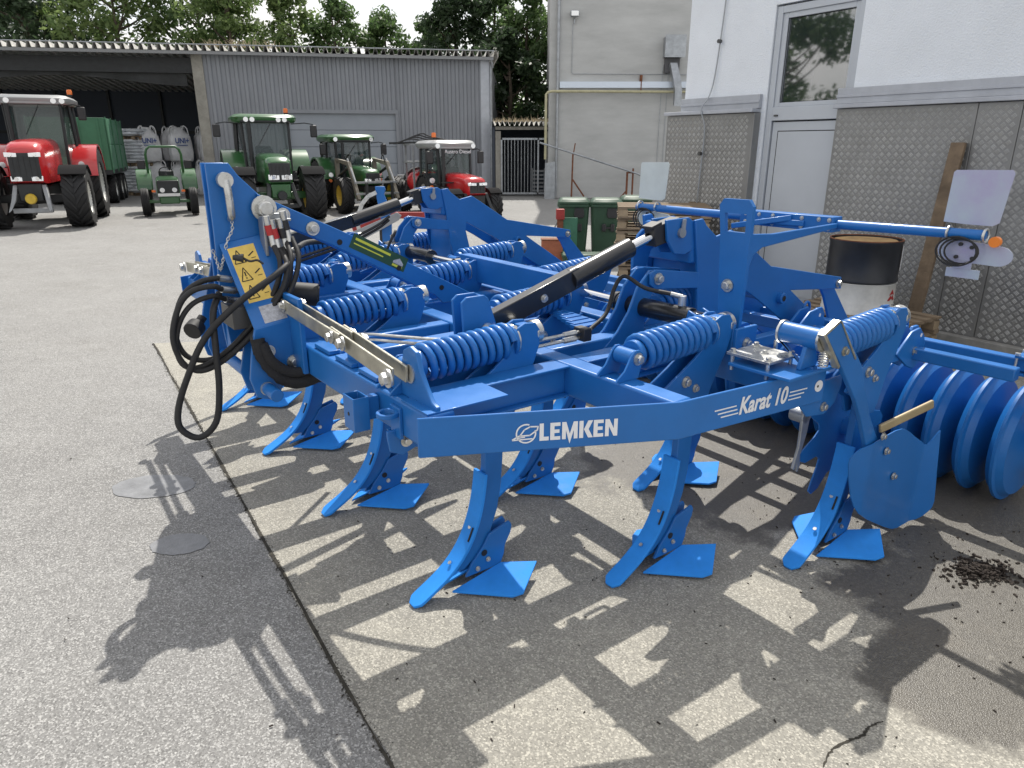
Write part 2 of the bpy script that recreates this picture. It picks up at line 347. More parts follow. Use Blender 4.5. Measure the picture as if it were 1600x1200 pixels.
# ------------------------------------------------------------------ hall with open bay (left) and sectional door
FR = Vector((-.95, 31.6, 0)); HX = Vector((18.95, 3.3, 0)).normalized(); HANG = math.atan2(HX.y, HX.x)
hall = thing('storage_hall', 'long grey corrugated metal hall with open bay and sectional door', 'building', FR, HANG); hall.scale = (1.12, 1, 1.075)
EA = 5.02
def trap(m, x0, x1, z0, z1, y, pitch=.29, dep=.055):     # trapezoid sheet in the wall plane
    pr = []; x = x0
    while x < x1 - 1e-6:
        for a, d in ((0, 0), (.42, 0), (.55, dep), (.87, dep), (1., 0)):
            q = min(x1, x + a * pitch); pr.append((q, y - d))
        x += pitch
    v = [(a, b, z0) for a, b in pr] + [(a, b, z1) for a, b in pr]; n = len(pr)
    m.add(v, [(i, i + 1, n + i + 1, n + i) for i in range(n - 1) if pr[i + 1][0] - pr[i][0] > 1e-5])
XP = -10.15                                              # post between bay and closed wall
DX0, DX1, DZ = -7.35, -3.42, 3.12
m = MB(); trap(m, XP + .2, DX0, .05, EA, 0); trap(m, DX0, DX1, DZ, EA, 0); trap(m, DX1, -.32, .05, EA, 0); m.build('wall_sheet', 'hall_sheet', hall, smooth=0, fix=False)
m = MB(); m.bx(-.32, .02, -.06, .10, 0, EA + .02); m.build('corner_flashing', 'trim_metal', hall, bevel=.01)
m = MB(); m.bx(XP - .16, XP + .2, -.07, .3, 0, EA - .05); m.build('post', 'hall_frame', hall)
for k in range(5):
    z0 = .02 + k * (DZ - .1) / 5; m = MB(); m.bx(DX0 + .06, DX1 - .06, .06, .11, z0, z0 + (DZ - .1) / 5 - .012); m.build('door_panel', 'hall_door', hall, bevel=.006)
m = MB(); m.bx(DX0 - .05, DX0 + .06, -.05, .16, 0, DZ - .1); m.bx(DX1 - .06, DX1 + .05, -.05, .16, 0, DZ - .1); m.bx(DX0 - .05, DX1 + .05, -.06, .16, DZ - .1, DZ + .03); m.build('door_frame', 'hall_sheet', hall)
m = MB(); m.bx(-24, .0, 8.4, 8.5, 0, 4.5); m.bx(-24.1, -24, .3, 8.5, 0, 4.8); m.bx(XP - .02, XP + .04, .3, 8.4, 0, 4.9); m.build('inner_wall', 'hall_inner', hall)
for k in range(7): m = MB(); m.beam((-24 + k * 2.1, 8.33, 0), (-24 + k * 2.1, 8.33, 4.6), .14, .1); m.build('purlin', 'tr_dark', hall)
m = MB(); m.bx(-24, -9.8, 8.28, 8.36, 2.4, 2.52); m.build('rail', 'tr_dark', hall)
m = MB(); m.bx(-24, XP - .2, .15, .4, 4.35, 4.85); m.build('lintel', 'tr_dark', hall)
cm = MB(); nn = 60                                        # tarpaulin sagging under the eave of the bay
top = [(-24 + i * 13.4 / nn, .30, 4.45) for i in range(nn + 1)]; bot = [(-24 + i * 13.4 / nn, .34 + .05 * math.sin(i * .9), 4.08 + .16 * math.sin(i * .16 + 1.2)) for i in range(nn + 1)]
cm.add(top + bot, [(i, i + 1, nn + 2 + i, nn + 1 + i) for i in range(nn)]); cm.build('tarpaulin', 'tr_dark', hall, fix=False)
# side wall seen edge-on (runs almost straight away from the viewer) and the roof
inv = Matrix.Rotation(-HANG, 3, 'Z'); B1 = inv @ Vector((.16, 6.6, 0))
m = MB(); m.add([(0, .1, 0), (B1.x, B1.y, 0), (B1.x, B1.y, 4.35), (0, .1, EA)], [(0, 1, 2, 3)]); m.build('side_wall', 'hall_sheet', hall, smooth=0)
rm = MB(); pr = []; x = -24.6; P_ = .285
while x < .25:
    for a, d in ((0, 0), (.16, 0), (.30, .20), (.72, .20), (.86, 0)): pr.append((x + a * P_, d))
    x += P_
def roofz(y): return 5.10 - .095 * (y + .35)
n = len(pr); rows = (-.42, 3, 9.3); v = []
for th in (0, .018):
    for y in rows: v += [(min(a, .3 + (y * B1.x / B1.y if y > 0 else 0)), y, roofz(y) + .13 - d + th) for a, d in pr]
f = []
for s_ in (0, 3):
    for r_ in range(2): f += [((s_ + r_) * n + i, (s_ + r_) * n + i + 1, (s_ + r_ + 1) * n + i + 1, (s_ + r_ + 1) * n + i) for i in range(n - 1)]
f += [(i, i + 1, 3 * n + i + 1, 3 * n + i) for i in range(n - 1)]
rm.add(v, f); rf = rm.build('roof', 'roof_fibre', hall, smooth=0, fix=False)
m = MB(); m.tube([(-24.6, -.48, 5.235), (.1, -.48, 5.235)], .022, 6); m.tube([(.1, -.48, 5.235), (.25, 7, 4.7)], .03, 6); m.build('ridge_wire', 'galv', rf)
m = MB(); m.bx(-24.6, .12, -.40, -.28, 4.93, 5.03); m.build('gutter', 'gutter', hall)
m = MB(); m.tube([(.05, -.3, 4.95), (.1, -.2, 4.7), (.06, -.12, 4.45), (.06, -.12, .1)], .05, 8, sm=4); m.build('downpipe', 'galv', hall)
gm = MB()
for cx, n_, sp in ((-17.6, 34, .25), (-16.6, 24, .16), (-9.6, 40, .25), (-8.7, 75, .45), (-7.7, 30, .2)):
    for i in range(n_):
        x = rnd.gauss(cx, sp); h = rnd.uniform(.08, .36); y = rnd.uniform(-.38, .1); a = rnd.uniform(-.30, .12)
        gm.add([(x - .007, y, 5.2), (x + .007, y, 5.2), (x + a * .6 + .006, y, 5.2 + h * .7), (x + a * .6 - .006, y, 5.2 + h * .7), (x + a, y + .05, 5.2 + h * .8)], [(0, 1, 2, 3), (3, 2, 4)])
stuff(gm.build('roof_grass', 'dry_grass', rf, smooth=0, fix=False))

# ------------------------------------------------------------------ barred gate shed between hall and concrete building
sh = thing('gate_shed', 'low shed with corrugated roof and barred grey metal gate', 'shed', (-.70, 30.5, 0)); sh.scale = (1.09, 1, 1.05)
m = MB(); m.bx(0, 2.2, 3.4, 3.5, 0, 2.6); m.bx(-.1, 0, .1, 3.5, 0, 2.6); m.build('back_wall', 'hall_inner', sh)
m = MB(); m.bx(0.02, .22, 0, .12, 0, 2.45); m.bx(1.95, 2.22, 0, .12, 0, 2.45); m.bx(0.02, 2.22, .0, .1, 2.5, 2.62); m.build('door_frame', 'hall_frame', sh)
m = MB(); m.bx(.22, 1.95, -.05, .0, 2.13, 2.2); m.bx(.22, 1.95, -.05, .0, .08, .15); m.bx(.22, .28, -.05, 0, .08, 2.2); m.bx(1.6, 1.66, -.05, 0, .08, 2.2); m.bx(1.9, 1.95, -.05, 0, .08, 2.2); m.build('gate_frame', 'galv', sh)
for i in range(11): m = MB(); m.cyl((.37 + i * .125, -.03, .1), (.37 + i * .125, -.03, 2.15), .016, n=6); m.build('gate_bar', 'galv', sh)
m = MB(); pr = []
for i in range(13):
    for a, d in ((0, 0), (.1, 0), (.45, .16), (.6, .16), (.95, 0)): pr.append((-.08 + (i + a) * .18, d))
n = len(pr); v = []
for th in (0, .02):
    for y in (-.25, 3.6): v += [(a, y, 2.80 - d + th + y * .03) for a, d in pr]
m.add(v, [(i, i + 1, n + i + 1, n + i) for i in range(n - 1)] + [(2 * n + i, 2 * n + i + 1, 3 * n + i + 1, 3 * n + i) for i in range(n - 1)] + [(i, i + 1, 2 * n + i + 1, 2 * n + i) for i in range(n - 1)])
rf2 = m.build('roof', 'roof_fibre', sh, smooth=0, fix=False)
gm = MB()
for i in range(220):
    x = rnd.uniform(-.05, 2.2); h = rnd.uniform(.05, .2) * (1.7 if rnd.random() < .1 else 1); y = rnd.uniform(-.2, .6); a = rnd.uniform(-.1, .1)
    gm.add([(x - .012, y, 2.79), (x + .012, y, 2.79), (x + a, y, 2.8 + h)], [(0, 1, 2)])
stuff(gm.build('roof_moss', 'dry_grass', rf2, smooth=0, fix=False))
cr_ = thing('crate_pallet', 'dark slatted crate standing behind the barred gate', 'crate', (.85, 31.2, 0))
for k in range(6): m = MB(); m.bx(0, .55, 0, .03, .15 + k * .16, .23 + k * .16); m.build('slat', 'tr_grey', cr_)
for x in (0, .5): m = MB(); m.bx(x, x + .05, .03, .09, 0, 1.1); m.build('upright', 'tr_grey', cr_)
pn = thing('sheet_panel', 'grey sheet panel leaning beside the barred gate', 'panel', (1.28, 28.95, 0))
m = MB(); m.prism([(0, 0), (.42, 0), (.42, 1.42), (.02, 1.36)], 'xz', 0, .04); m.build('sheet', 'galv', pn)

# ------------------------------------------------------------------ tall concrete building
cb = thing('concrete_building', 'tall plain weathered concrete building behind the bins', 'building', (1.72, 29.2, 0))
m = MB(); m.bx(0, 14, 0, 9, 0, 14); m.build('wall', 'concrete_wall', cb, bevel=.03)
m = MB(); m.bx(-.28, .0, .12, .6, 0, 14); m.build('pilaster', 'concrete_wall', cb)
m = MB(); m.bx(.1, 11, -.14, 0, 4.10, 4.32); m.build('ledge', 'flashing', cb)
m = MB(); m.tube([(.02, -.1, 0.1), (.02, -.1, 14)], .055, 10); m.build('downpipe', 'galv', cb)
m = MB(); m.tube([(-.42, -.25, 1.5), (-.42, -.25, 3.86), (-.34, -.25, 3.94), (-.2, -.25, 3.97), (11, -.25, 3.92)], .05, 10); m.build('pipe', 'pipe_cream', cb)
m = MB(); m.tube([(.55, -.03, 6.3), (.55, -.03, 4.65), (.6, -.03, 4.6), (9, -.03, 4.55)], .012, 6); m.build('conduit', 'galv', cb)
for x in (4.0, 4.22): m = MB(); m.tube([(x, -.03, 1.0), (x, -.03, 4.8), (x + .1, -.03, 5.1)], .012, 6); m.build('conduit', 'galv', cb)
fl = MB(); fl.bx(.45, .75, -.35, -.08, 6.52, 6.72); fl.cyl((.6, -.05, 6.3), (.6, -.05, 6.5), .03); f_ = fl.build('floodlight', 'galv', cb, bevel=.02); m = MB(); m.bx(.47, .73, -.36, -.351, 6.54, 6.70); m.build('lamp_glass', 'lamp', f_)
m = MB(); m.bx(3.15, 3.24, -.14, 0, 4.32, 4.55); m.tube([(3.2, -.15, 4.35), (3.2, -.15, 3.9)], .02); m.build('pipe_bracket', 'rust', cb)
hp = MB(); hp.bx(3.98, 4.68, -.55, 0, 5.15, 5.85); h_ = hp.build('duct_hood', 'galv', cb, bevel=.015); m = MB(); m.bx(3.95, 4.71, -.58, -.552, 5.12, 5.88); m.bx(4.0, 4.66, -.585, -.58, 5.17, 5.83); m.build('hood_front', 'galv', h_)
m = MB(); m.bx(4.05, 4.6, -.2, 0, 4.62, 5.13); m.build('duct_back', 'dark_plate', h_)
m = MB(); m.loft([[(4.2, -.15, 4.85), (4.46, -.15, 4.85), (4.46, -.42, 4.95), (4.2, -.42, 4.95)], [(4.32, -.35, 4.3), (4.6, -.35, 4.3), (4.6, -.62, 4.36), (4.32, -.62, 4.36)], [(4.40, -.42, 3.95), (4.66, -.42, 3.95), (4.66, -.68, 3.95), (4.40, -.68, 3.95)], [(4.40, -.42, 3.5), (4.66, -.42, 3.5), (4.66, -.66, 3.42), (4.40, -.66, 3.42)]]); m.build('chute', 'galv', h_)
# boom and rusty brackets beside it
bm = thing('barrier_boom', 'long grey boom pole resting on a rusty bracket before the concrete wall', 'barrier', (5.0, 28.3, 0))
m = MB(); m.tube([(-3.95, 0, 2.12), (-.15, 0, .98), (0, 0, .9)], .035, 8); m.build('pole', 'galv', bm)
m = MB(); m.beam((-.55, .05, 0), (-.55, .05, 1.05), .07, .07); m.beam((-.33, .05, 0), (-.33, .05, 1.18), .06, .06); m.beam((-.85, .05, 0), (-.55, .05, .35), .05, .05); m.beam((-.55, .05, 1.02), (-.33, .05, 1.02), .05, .05); m.build('bracket', 'rust', bm)
m = MB(); m.tube([(0, 0, .95), (-.03, 0, .5), (-.06, 0, 0)], .02, 6); m.build('hanger', 'steel_dark', bm)
rp = thing('rusty_post', 'thin rusty post with a strut before the concrete wall', 'post', (2.35, 28.8, 0)); m = MB(); m.beam((0, 0, 0), (0.02, 0, 1.75), .06, .06); m.beam((.02, 0, 1.6), (.1, 0, 2.1), .04, .04); m.build('upright', 'rust', rp)
m = MB(); m.beam((.03, 0, .75), (.5, 0, .1), .06, .06); m.build('strut', 'rust', rp)

# ------------------------------------------------------------------ white workshop building (right); local x runs along the wall towards the viewer
WB = thing('white_building', 'white rendered workshop wall with grey door and checker plate cladding', 'building', (4.4, 7.78, 0), math.atan2(-.83, .555))
m = MB(); m.bx(-3.52, -2.14, 0, 8, 0, 7.5); m.bx(-.98, 12, 0, 8, 0, 7.5); m.bx(-2.14, -.98, .0, 8, 3.62, 7.5); m.build('wall', 'wall_white', WB)
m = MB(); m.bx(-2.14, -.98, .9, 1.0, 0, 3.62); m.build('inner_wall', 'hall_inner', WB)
def checker(x0, x1, z0, z1, y, par):
    PX, PZ = .080, .040; vs = []; fs = []
    nx = int((x1 - x0) / PX); nz_ = int((z1 - z0) / PZ)
    for i in range(nx):
        for j in range(nz_):
            cx = x0 + (i + .5 + (.5 if j % 2 else 0)) * PX; cz = z0 + (j + .5) * PZ
            if cx > x1 - .03: continue
            an = R(40) if j % 2 else R(-40); dx, dz = math.cos(an), math.sin(an)
            for k in (-1, 0, 1):
                ox, oz = cx - dz * k * .0125, cz + dx * k * .0125; l, w, h = .0205, .0040, .0028
                b = len(vs)
                for (sx, sz) in ((-1, -1), (1, -1), (1, 1), (-1, 1)): vs.append((ox + dx * l * sx - dz * w * sz, y, oz + dz * l * sx + dx * w * sz))
                for (sx, sz) in ((-1, -1), (1, -1), (1, 1), (-1, 1)): vs.append((ox + dx * l * .75 * sx - dz * w * .4 * sz, y - h, oz + dz * l * .75 * sx + dx * w * .4 * sz))
                fs += [(b + 4, b + 5, b + 6, b + 7), (b, b + 1, b + 5, b + 4), (b + 1, b + 2, b + 6, b + 5), (b + 2, b + 3, b + 7, b + 6), (b + 3, b, b + 4, b + 7)]
    q = MB(); q.v = vs; q.f = fs; stuff(q.build('tread_bars', 'checker_bar', par, smooth=0, fix=False))
for (x0, x1, y0) in ((-3.72, -2.24, -.12), (-1.10, .405, -.07), (.41, .80, -.07), (.805, 2.3, -.07), (2.305, 5, -.07)):
    m = MB(); m.bx(x0, x1, y0, -.002, .12, 2.40); pl = m.build('cladding_panel', 'checker', WB, bevel=.004); checker(x0 + .01, min(x1, 3.6) - .01, .13, 2.39, y0 - .0005, pl)
m = MB(); m.bx(-3.75, -2.21, -.17, -.003, 2.405, 2.45); m.bx(-1.13, 6, -.12, -.003, 2.405, 2.45); m.build('trim_cap', 'trim_metal', WB, bevel=.006)
m = MB(); m.bx(-3.53, -2.2, -.06, -.003, 2.453, 2.62); m.bx(-1.13, 6, -.06, -.003, 2.453, 2.62); m.bx(-3.53, -2.2, -.075, -.061, 2.52, 2.55); m.bx(-1.13, 6, -.075, -.061, 2.52, 2.55); m.build('trim_band', 'trim_metal', WB, bevel=.004)
m = MB(); m.bx(-2.238, -2.20, -.125, -.003, .12, 2.40); m.build('edge_strip', 'checker', WB, bevel=.004)
m = MB(); m.bx(-3.8, 6, -.16, -.0, 0, .118); m.build('plinth', 'base_stone', WB, bevel=.01)
dr = MB(); dr.bx(-2.13, -2.05, .02, .14, 0, 3.60); dr.bx(-1.05, -.985, .02, .14, 0, 3.60); dr.bx(-2.05, -1.05, .02, .14, 3.52, 3.60); dr.bx(-2.05, -1.05, .02, .14, 2.30, 2.46); d_ = dr.build('door_frame', 'door_metal', WB, bevel=.006)
m = MB(); m.bx(-2.05, -1.98, .04, .12, 2.46, 3.52); m.bx(-1.11, -1.05, .04, .12, 2.46, 3.52); m.bx(-1.98, -1.11, .04, .12, 3.46, 3.52); m.bx(-1.98, -1.11, .04, .12, 2.46, 2.51); w_ = m.build('window_frame', 'door_metal', WB, bevel=.005)
m = MB(); m.bx(-1.98, -1.11, .075, .085, 2.51, 3.46); m.build('pane', 'window_glass', w_)
m = MB(); m.bx(-1.985, -1.105, .055, .06, 2.505, 2.515); m.bx(-1.985, -1.105, .055, .06, 3.455, 3.465); m.bx(-1.985, -1.975, .055, .06, 2.505, 3.465); m.bx(-1.115, -1.105, .055, .06, 2.505, 3.465); m.build('gasket', 'gasket', w_)
lf = MB(); lf.bx(-2.04, -1.06, .05, .11, .02, 2.285); l_ = lf.build('door_leaf', 'door_metal', WB, bevel=.004)
m = MB(); m.bx(-1.945, -1.12, .043, .049, .16, 2.17); m.build('leaf_panel', 'door_metal', l_)
m = MB()
for a in ((-1.956, -1.945, .15, 2.18), (-1.12, -1.109, .15, 2.18)): m.bx(a[0], a[1], .044, .048, a[2], a[3])
m.bx(-1.956, -1.109, .044, .048, 2.17, 2.181); m.build('leaf_gasket', 'gasket', l_)
m = MB(); m.bx(-2.01, -1.96, .0, .03, 2.35, 2.37); m.build('hinge', 'steel_dark', d_)
m = MB(); m.tube([(-2.86, -.03, 4.6), (-2.92, -.03, 3.6), (-2.98, -.035, 2.9), (-3.02, -.07, 2.64), (-3.04, -.18, 2.46), (-2.98, -.15, 2.2), (-3.0, -.15, 1.6), (-3.02, -.15, 1.15)], .009, 6, sm=4); c_ = m.build('cable', 'galv', WB)
for p in ((-2.93, -.035, 3.3), (-3.0, -.16, 1.9), (-3.02, -.15, 1.15)): m = MB(); m.cyl(p, (p[0], p[1] - .05, p[2]), .025, n=8); m.build('cable_clip', 'steel_dark', c_)

# ------------------------------------------------------------------ trees
def tree(x, y, h, cr, leaf, seed, label, lean=0., dens=1.0, low=.25, n_cl=60, ls=.16, trunk=.22):
    rg = random.Random(seed); nr = np.random.default_rng(seed)
    t = thing('tree', label, 'tree', (x, y, 0), 0, 'trees behind the hall')
    tm = MB(); P = [(0, 0, 0), (lean * .3 + rg.uniform(-.1, .1), .05, h * .3), (lean * .6 + rg.uniform(-.2, .2), 0, h * .6), (lean, 0, h * .93)]
    tm.tube(P, lambda q: trunk * (1 - q * .88), 8, sm=4)
    cl = []
    for i in range(n_cl):
        q = low + (1 - low) * ((i + .5) / n_cl); a = rg.random() * 6.283
        prof = math.sin(min(1, (q - low) / (1 - low) * .92 + .10) * math.pi) ** .55
        rr = cr * prof * rg.uniform(.35, 1.05); z0 = h * q
        c = Vector((lean * q + rr * math.cos(a), rr * math.sin(a), z0 + rg.uniform(-.3, .3))); cl.append(c)
        s0 = Vector((lean * q * .8, 0, max(.5, z0 - rr * .75)))
        if rr > cr * .3 and i % 2 == 0: tm.tube([s0, (s0 + c) / 2 + Vector((0, 0, -.12 * rr)), c], lambda q_: trunk * .32 * (1 - q_ * .85), 5, sm=3)
    tm.build('trunk', 'bark', t, fix=False)
    V = []; k = int(95 * dens)
    for c in cl:
        rad = rg.uniform(.55, 1.0) * cr * .36; d = nr.normal(size=(k, 3)); d /= np.linalg.norm(d, axis=1)[:, None]; rr = rad * nr.random(k) ** .45
        p = np.array(c)[None] + d * rr[:, None] * np.array([1.15, 1.15, .72])[None]
        nrm = d + nr.normal(size=(k, 3)) * .8 + np.array([0, 0, .5]); nrm /= np.linalg.norm(nrm, axis=1)[:, None]
        u = np.cross(nrm, nr.normal(size=(k, 3))); u /= np.linalg.norm(u, axis=1)[:, None]; w = np.cross(nrm, u)
        s = ls * nr.uniform(.6, 1.35, k)[:, None]
        V.append(np.stack([p - u * s, p - w * s * .42, p + u * s, p + w * s * .42], 1))
    V = np.concatenate(V).reshape(-1, 3); n = len(V) // 4
    me = bpy.data.meshes.new('crown'); me.vertices.add(len(V)); me.vertices.foreach_set('co', V.ravel().astype(np.float32))
    me.loops.add(len(V)); me.loops.foreach_set('vertex_index', np.arange(len(V), dtype=np.int32)); me.polygons.add(n)
    me.polygons.foreach_set('loop_start', np.arange(0, len(V), 4, dtype=np.int32)); me.update(calc_edges=True)
    me.materials.append(MATS[leaf]); o = bpy.data.objects.new('crown', me); COL.objects.link(o); o.parent = t
TREES = [(-31, 44, 15, 4.6, 'leaf_dark', 'dense dark evergreen mass, leftmost tree behind the hall'),
         (-25.5, 41, 15, 3.9, 'leaf_dark', 'dense dark tree above the left part of the open bay'),
         (-20.3, 40, 11.5, 3.0, 'leaf_light', 'bright green broadleaf tree above the open bay'),
         (-17.2, 43, 13.5, 3.2, 'leaf_mid', 'tall mid green tree behind the bright broadleaf one'),
         (-14.6, 40, 10.8, 2.6, 'leaf_light', 'loose pale green tree where the closed hall wall begins'),
         (-11.6, 41, 9.6, 2.2, 'leaf_light', 'low airy tree beside the gap of sky'),
         (-9.2, 40, 8.9, 2.2, 'leaf_mid', 'round topped low tree above the hall door'),
         (-6.7, 41, 8.5, 1.9, 'leaf_mid', 'smallest round tree over the hall roof'),
         (-4.6, 42, 8.0, 1.8, 'leaf_mid', 'low bush-like tree in the dip of the tree line'),
         (-2.9, 40, 10.2, 2.4, 'leaf_dark', 'tall dark tree rising over the right end of the hall'),
         (-.9, 41, 9.8, 2.0, 'leaf_mid', 'mid green feathery tree near the concrete building'),
         (.8, 39, 9.2, 2.2, 'leaf_mid', 'dense tree between hall and concrete building'),
         (2.6, 41, 10.0, 2.2, 'leaf_mid', 'feathery tree touching the concrete building'),
         (-.2, 36.8, 6.8, 2.0, 'leaf_dark', 'low dark tree above the gate shed')]
TREES.append((-21, 11.5, 11, 3.6, 'leaf_mid', 'tree at the left of the yard, mirrored in the door window'))
for i, (x, y, h, c_, lf_, lb) in enumerate(TREES):
    tree(x, y, h, c_, lf_, 100 + i, lb, n_cl=75 if h > 10 else 60, low=.12 if x > -4 else .25, dens=2.0 if lf_ == 'leaf_dark' else 1.25, ls=.17 if x < -15 else .15)
# ------------------------------------------------------------------ the blue cultivator; local x = backwards, y = away across the working width, z = up
CU = thing('cultivator', 'large blue trailed cultivator with spring tines and ring roller on the slab', 'cultivator', (-.4541, 2.7226, 0), math.atan2(.595, .805))
ZT, ZB = 1.06, .91
BV = .004
def part(m, name, mat='blue', par=None, bevel=BV, smooth=38): return m.build(name, mat, par or CU, bevel=bevel, smooth=smooth)
# cross beams
m = MB(); m.bx(-.07, .05, -.34, 3.3, ZB, ZT); FB = part(m, 'front_beam', bevel=.012)
m = MB(); m.bx(.765, .875, -.78, 3.78, ZB, ZT); part(m, 'middle_beam', bevel=.012)
m = MB(); m.bx(1.54, 1.66, -.855, 3.83, ZB, ZT); part(m, 'rear_beam', bevel=.012)
# long beams: open channels on the wings, boxes at the fold hinges
def channel(y0, y1, x0, x1, name='long_beam'):
    m = MB(); m.bx(x0, x1, y0, y1, ZT - .012, ZT - .002); m.bx(x0, x1, y0 + .035, y0 + .045, ZB + .012, ZT - .012); m.bx(x0, x1, y0, y1, ZB + .002, ZB + .012); part(m, name, bevel=.003)
for y0, y1 in ((-.17, -.05), (2.98, 3.10)):
    channel(y0, y1, .05, .765); channel(y0, y1, .875, 1.54)
for y0, y1 in ((.09, .20), (.60, .69), (.86, .95), (2.00, 2.09), (2.26, 2.35)):
    m = MB(); m.bx(.05, .765, y0, y1, ZB + .004, ZT - .004); part(m, 'long_beam', bevel=.01)
    m = MB(); m.bx(.875, 1.54, y0, y1, ZB + .004, ZT - .004); part(m, 'long_beam', bevel=.01)
m = MB(); m.bx(.05, 1.54, 1.40, 1.52, ZB + .004, ZT - .004); part(m, 'centre_beam', bevel=.01)
# side plates
def side(pts, z0, z1, t, name):
    m = MB(); n = len(pts); out_ = [Vector((*p, 0)) for p in pts]; c = Vector((.8, 1.47, 0)); inn = [p + Vector((0, t if p.y < 1.4 else -t, 0)) for p in out_]
    v = [];
    for z in (z0, z1): v += [(p.x, p.y, z) for p in out_] + [(p.x, p.y, z) for p in inn]
    f = []
    for i in range(n - 1):
        f += [(i, i + 1, 2 * n + i + 1, 2 * n + i), (n + i, n + i + 1, 3 * n + i + 1, 3 * n + i), (i, i + 1, n + i + 1, n + i), (2 * n + i, 2 * n + i + 1, 3 * n + i + 1, 3 * n + i)]
    f += [(0, n, 3 * n, 2 * n), (n - 1, 2 * n - 1, 4 * n - 1, 3 * n - 1)]
    m.add(v, f); return part(m, name)
PL0, PL1, PL2 = Vector((-.115, -.345, 0)), Vector((.79, -.795, 0)), Vector((1.66, -.885, 0))
SP = side([PL0[:2], PL1[:2], PL2[:2]], .905, 1.062, .014, 'side_plate'); SP['label'] = 'near side plate with white lettering'
side([(-.115, 3.32), (.79, 3.79), (1.66, 3.86)], .905, 1.062, .014, 'side_plate')
m = MB(); m.bx(-.07, .30, -.335, -.13, ZT - .001, ZT + .006); part(m, 'gusset', bevel=.002)

# lettering on the near plate ------------------------------------------------
def plate_frame(a, b):
    d = (b - a); L = d.length; d.normalize(); n = Vector((d.y, -d.x, 0))          # outward (towards negative y)
    return d, n, L
def poly_mesh(polys, a, d, n, name, mat, off=.0012, th=.0008):
    m = MB()
    for pl in polys:
        k = len(pl); v = [a + d * p[0] + Vector((0, 0, p[1])) + n * off for p in pl] + [a + d * p[0] + Vector((0, 0, p[1])) + n * (off + th) for p in pl]
        m.add(v, [tuple(range(k)), tuple(range(k, 2 * k))] + [(i, (i + 1) % k, (i + 1) % k + k, i + k) for i in range(k)])
    return m.build(name, mat, SP, smooth=0)
d1, n1, L1 = plate_frame(PL0, PL1); d2, n2, L2 = plate_frame(PL1, PL2)
GL = {'L': [[(0, 0), (.62, 0), (.62, .22), (.28, .22), (.28, 1), (0, 1)]],
      'E': [[(0, 0), (.68, 0), (.68, .2), (.28, .2), (.28, .4), (.62, .4), (.62, .6), (.28, .6), (.28, .8), (.68, .8), (.68, 1), (0, 1)]],
      'M': [[(0, 0), (.26, 0), (.26, .52), (.52, -.28), (.80, .52), (.80, 0), (1.06, 0), (1.06, 1), (.78, 1), (.53, .30), (.28, 1), (0, 1)]],
      'K': [[(0, 0), (.28, 0), (.28, 1), (0, 1)], [(.32, .5), (.62, 0), (.95, 0), (.64, .5), (.93, 1), (.60, 1)]],
      'N': [[(0, 0), (.26, 0), (.26, .58), (.60, 0), (.86, 0), (.86, 1), (.60, 1), (.60, .44), (.28, 1), (0, 1)]]}
x = .452; H_ = .070; z0 = .943; polys = []
for ch, adv in (('L', .72), ('E', .80), ('M', 1.17), ('K', .98), ('E', .80), ('N', .9)):
    for p in GL[ch]: polys.append([(x + q[0] * H_ * .82, z0 + q[1] * H_) for q in p])
    x += adv * H_ * .82
poly_mesh(polys, PL0, d1, n1, 'lettering', 'decal_white')
cx, cz, r0, r1 = .400, .976, .034, .0395; ring = []
for i in range(30):
    a0, a1 = R(70 + i * 10.3), R(70 + (i + 1) * 10.3)
    ring.append([(cx + r0 * math.cos(a0), cz + r0 * math.sin(a0)), (cx + r1 * math.cos(a0), cz + r1 * math.sin(a0)), (cx + r1 * math.cos(a1), cz + r1 * math.sin(a1)), (cx + r0 * math.cos(a1), cz + r0 * math.sin(a1))])
def stroke(pts, w):
    o_ = []
    for p, q in zip(pts, pts[1:]):
        e = Vector((q[0] - p[0], q[1] - p[1])); e.normalize(); s_ = Vector((-e.y, e.x)) * w / 2; g = e * w * .3
        o_.append([(p[0] - g.x + s_.x, p[1] - g.y + s_.y), (p[0] - g.x - s_.x, p[1] - g.y - s_.y), (q[0] + g.x - s_.x, q[1] + g.y - s_.y), (q[0] + g.x + s_.x, q[1] + g.y + s_.y)])
    return o_
ring += stroke([(cx - .052, cz - .022), (cx - .022, cz - .006), (cx - .006, cz + .016), (cx + .016, cz + .027), (cx + .046, cz + .026), (cx + .043, cz + .012), (cx + .014, cz - .008), (cx - .022, cz - .008)], .0055)
ring += stroke([(cx - .052, cz - .024), (cx + .024, cz - .022)], .005) + stroke([(cx - .03, cz - .016), (cx - .005, cz - .014)], .004)
poly_mesh(ring, PL0, d1, n1, 'logo', 'decal_white')
mw = Matrix((( d2.x, 0, n2.x, 0), (d2.y, 0, n2.y, 0), (0, 1, 0, 0), (0, 0, 0, 1)))
base = PL1 + d2 * .325 + n2 * .0025 + Vector((0, 0, .948))
text('Karat 10', .104, Matrix.Translation(base) @ mw @ Matrix.Diagonal((.80, 1, 1, 1)), 'decal_white', SP, 'lettering', .0006, .22, .0028)
ls = []
for k, (a_, b_) in enumerate(((.235, .325), (.225, .318), (.212, .311))):
    z_ = .952 + k * .017; ls.append([(b_ - .10 - k * .012, z_), (b_, z_), (b_, z_ + .0055), (b_ - .10 - k * .012, z_ + .0055)])
for k in range(3):
    z_ = .952 + k * .017; ls.append([(.632 + k * .003, z_), (.715 + k * .018, z_), (.715 + k * .018, z_ + .0055), (.632 + k * .003, z_ + .0055)])
for l_ in ls: poly_mesh([l_], PL1, d2, n2, 'stripe', 'decal_white')
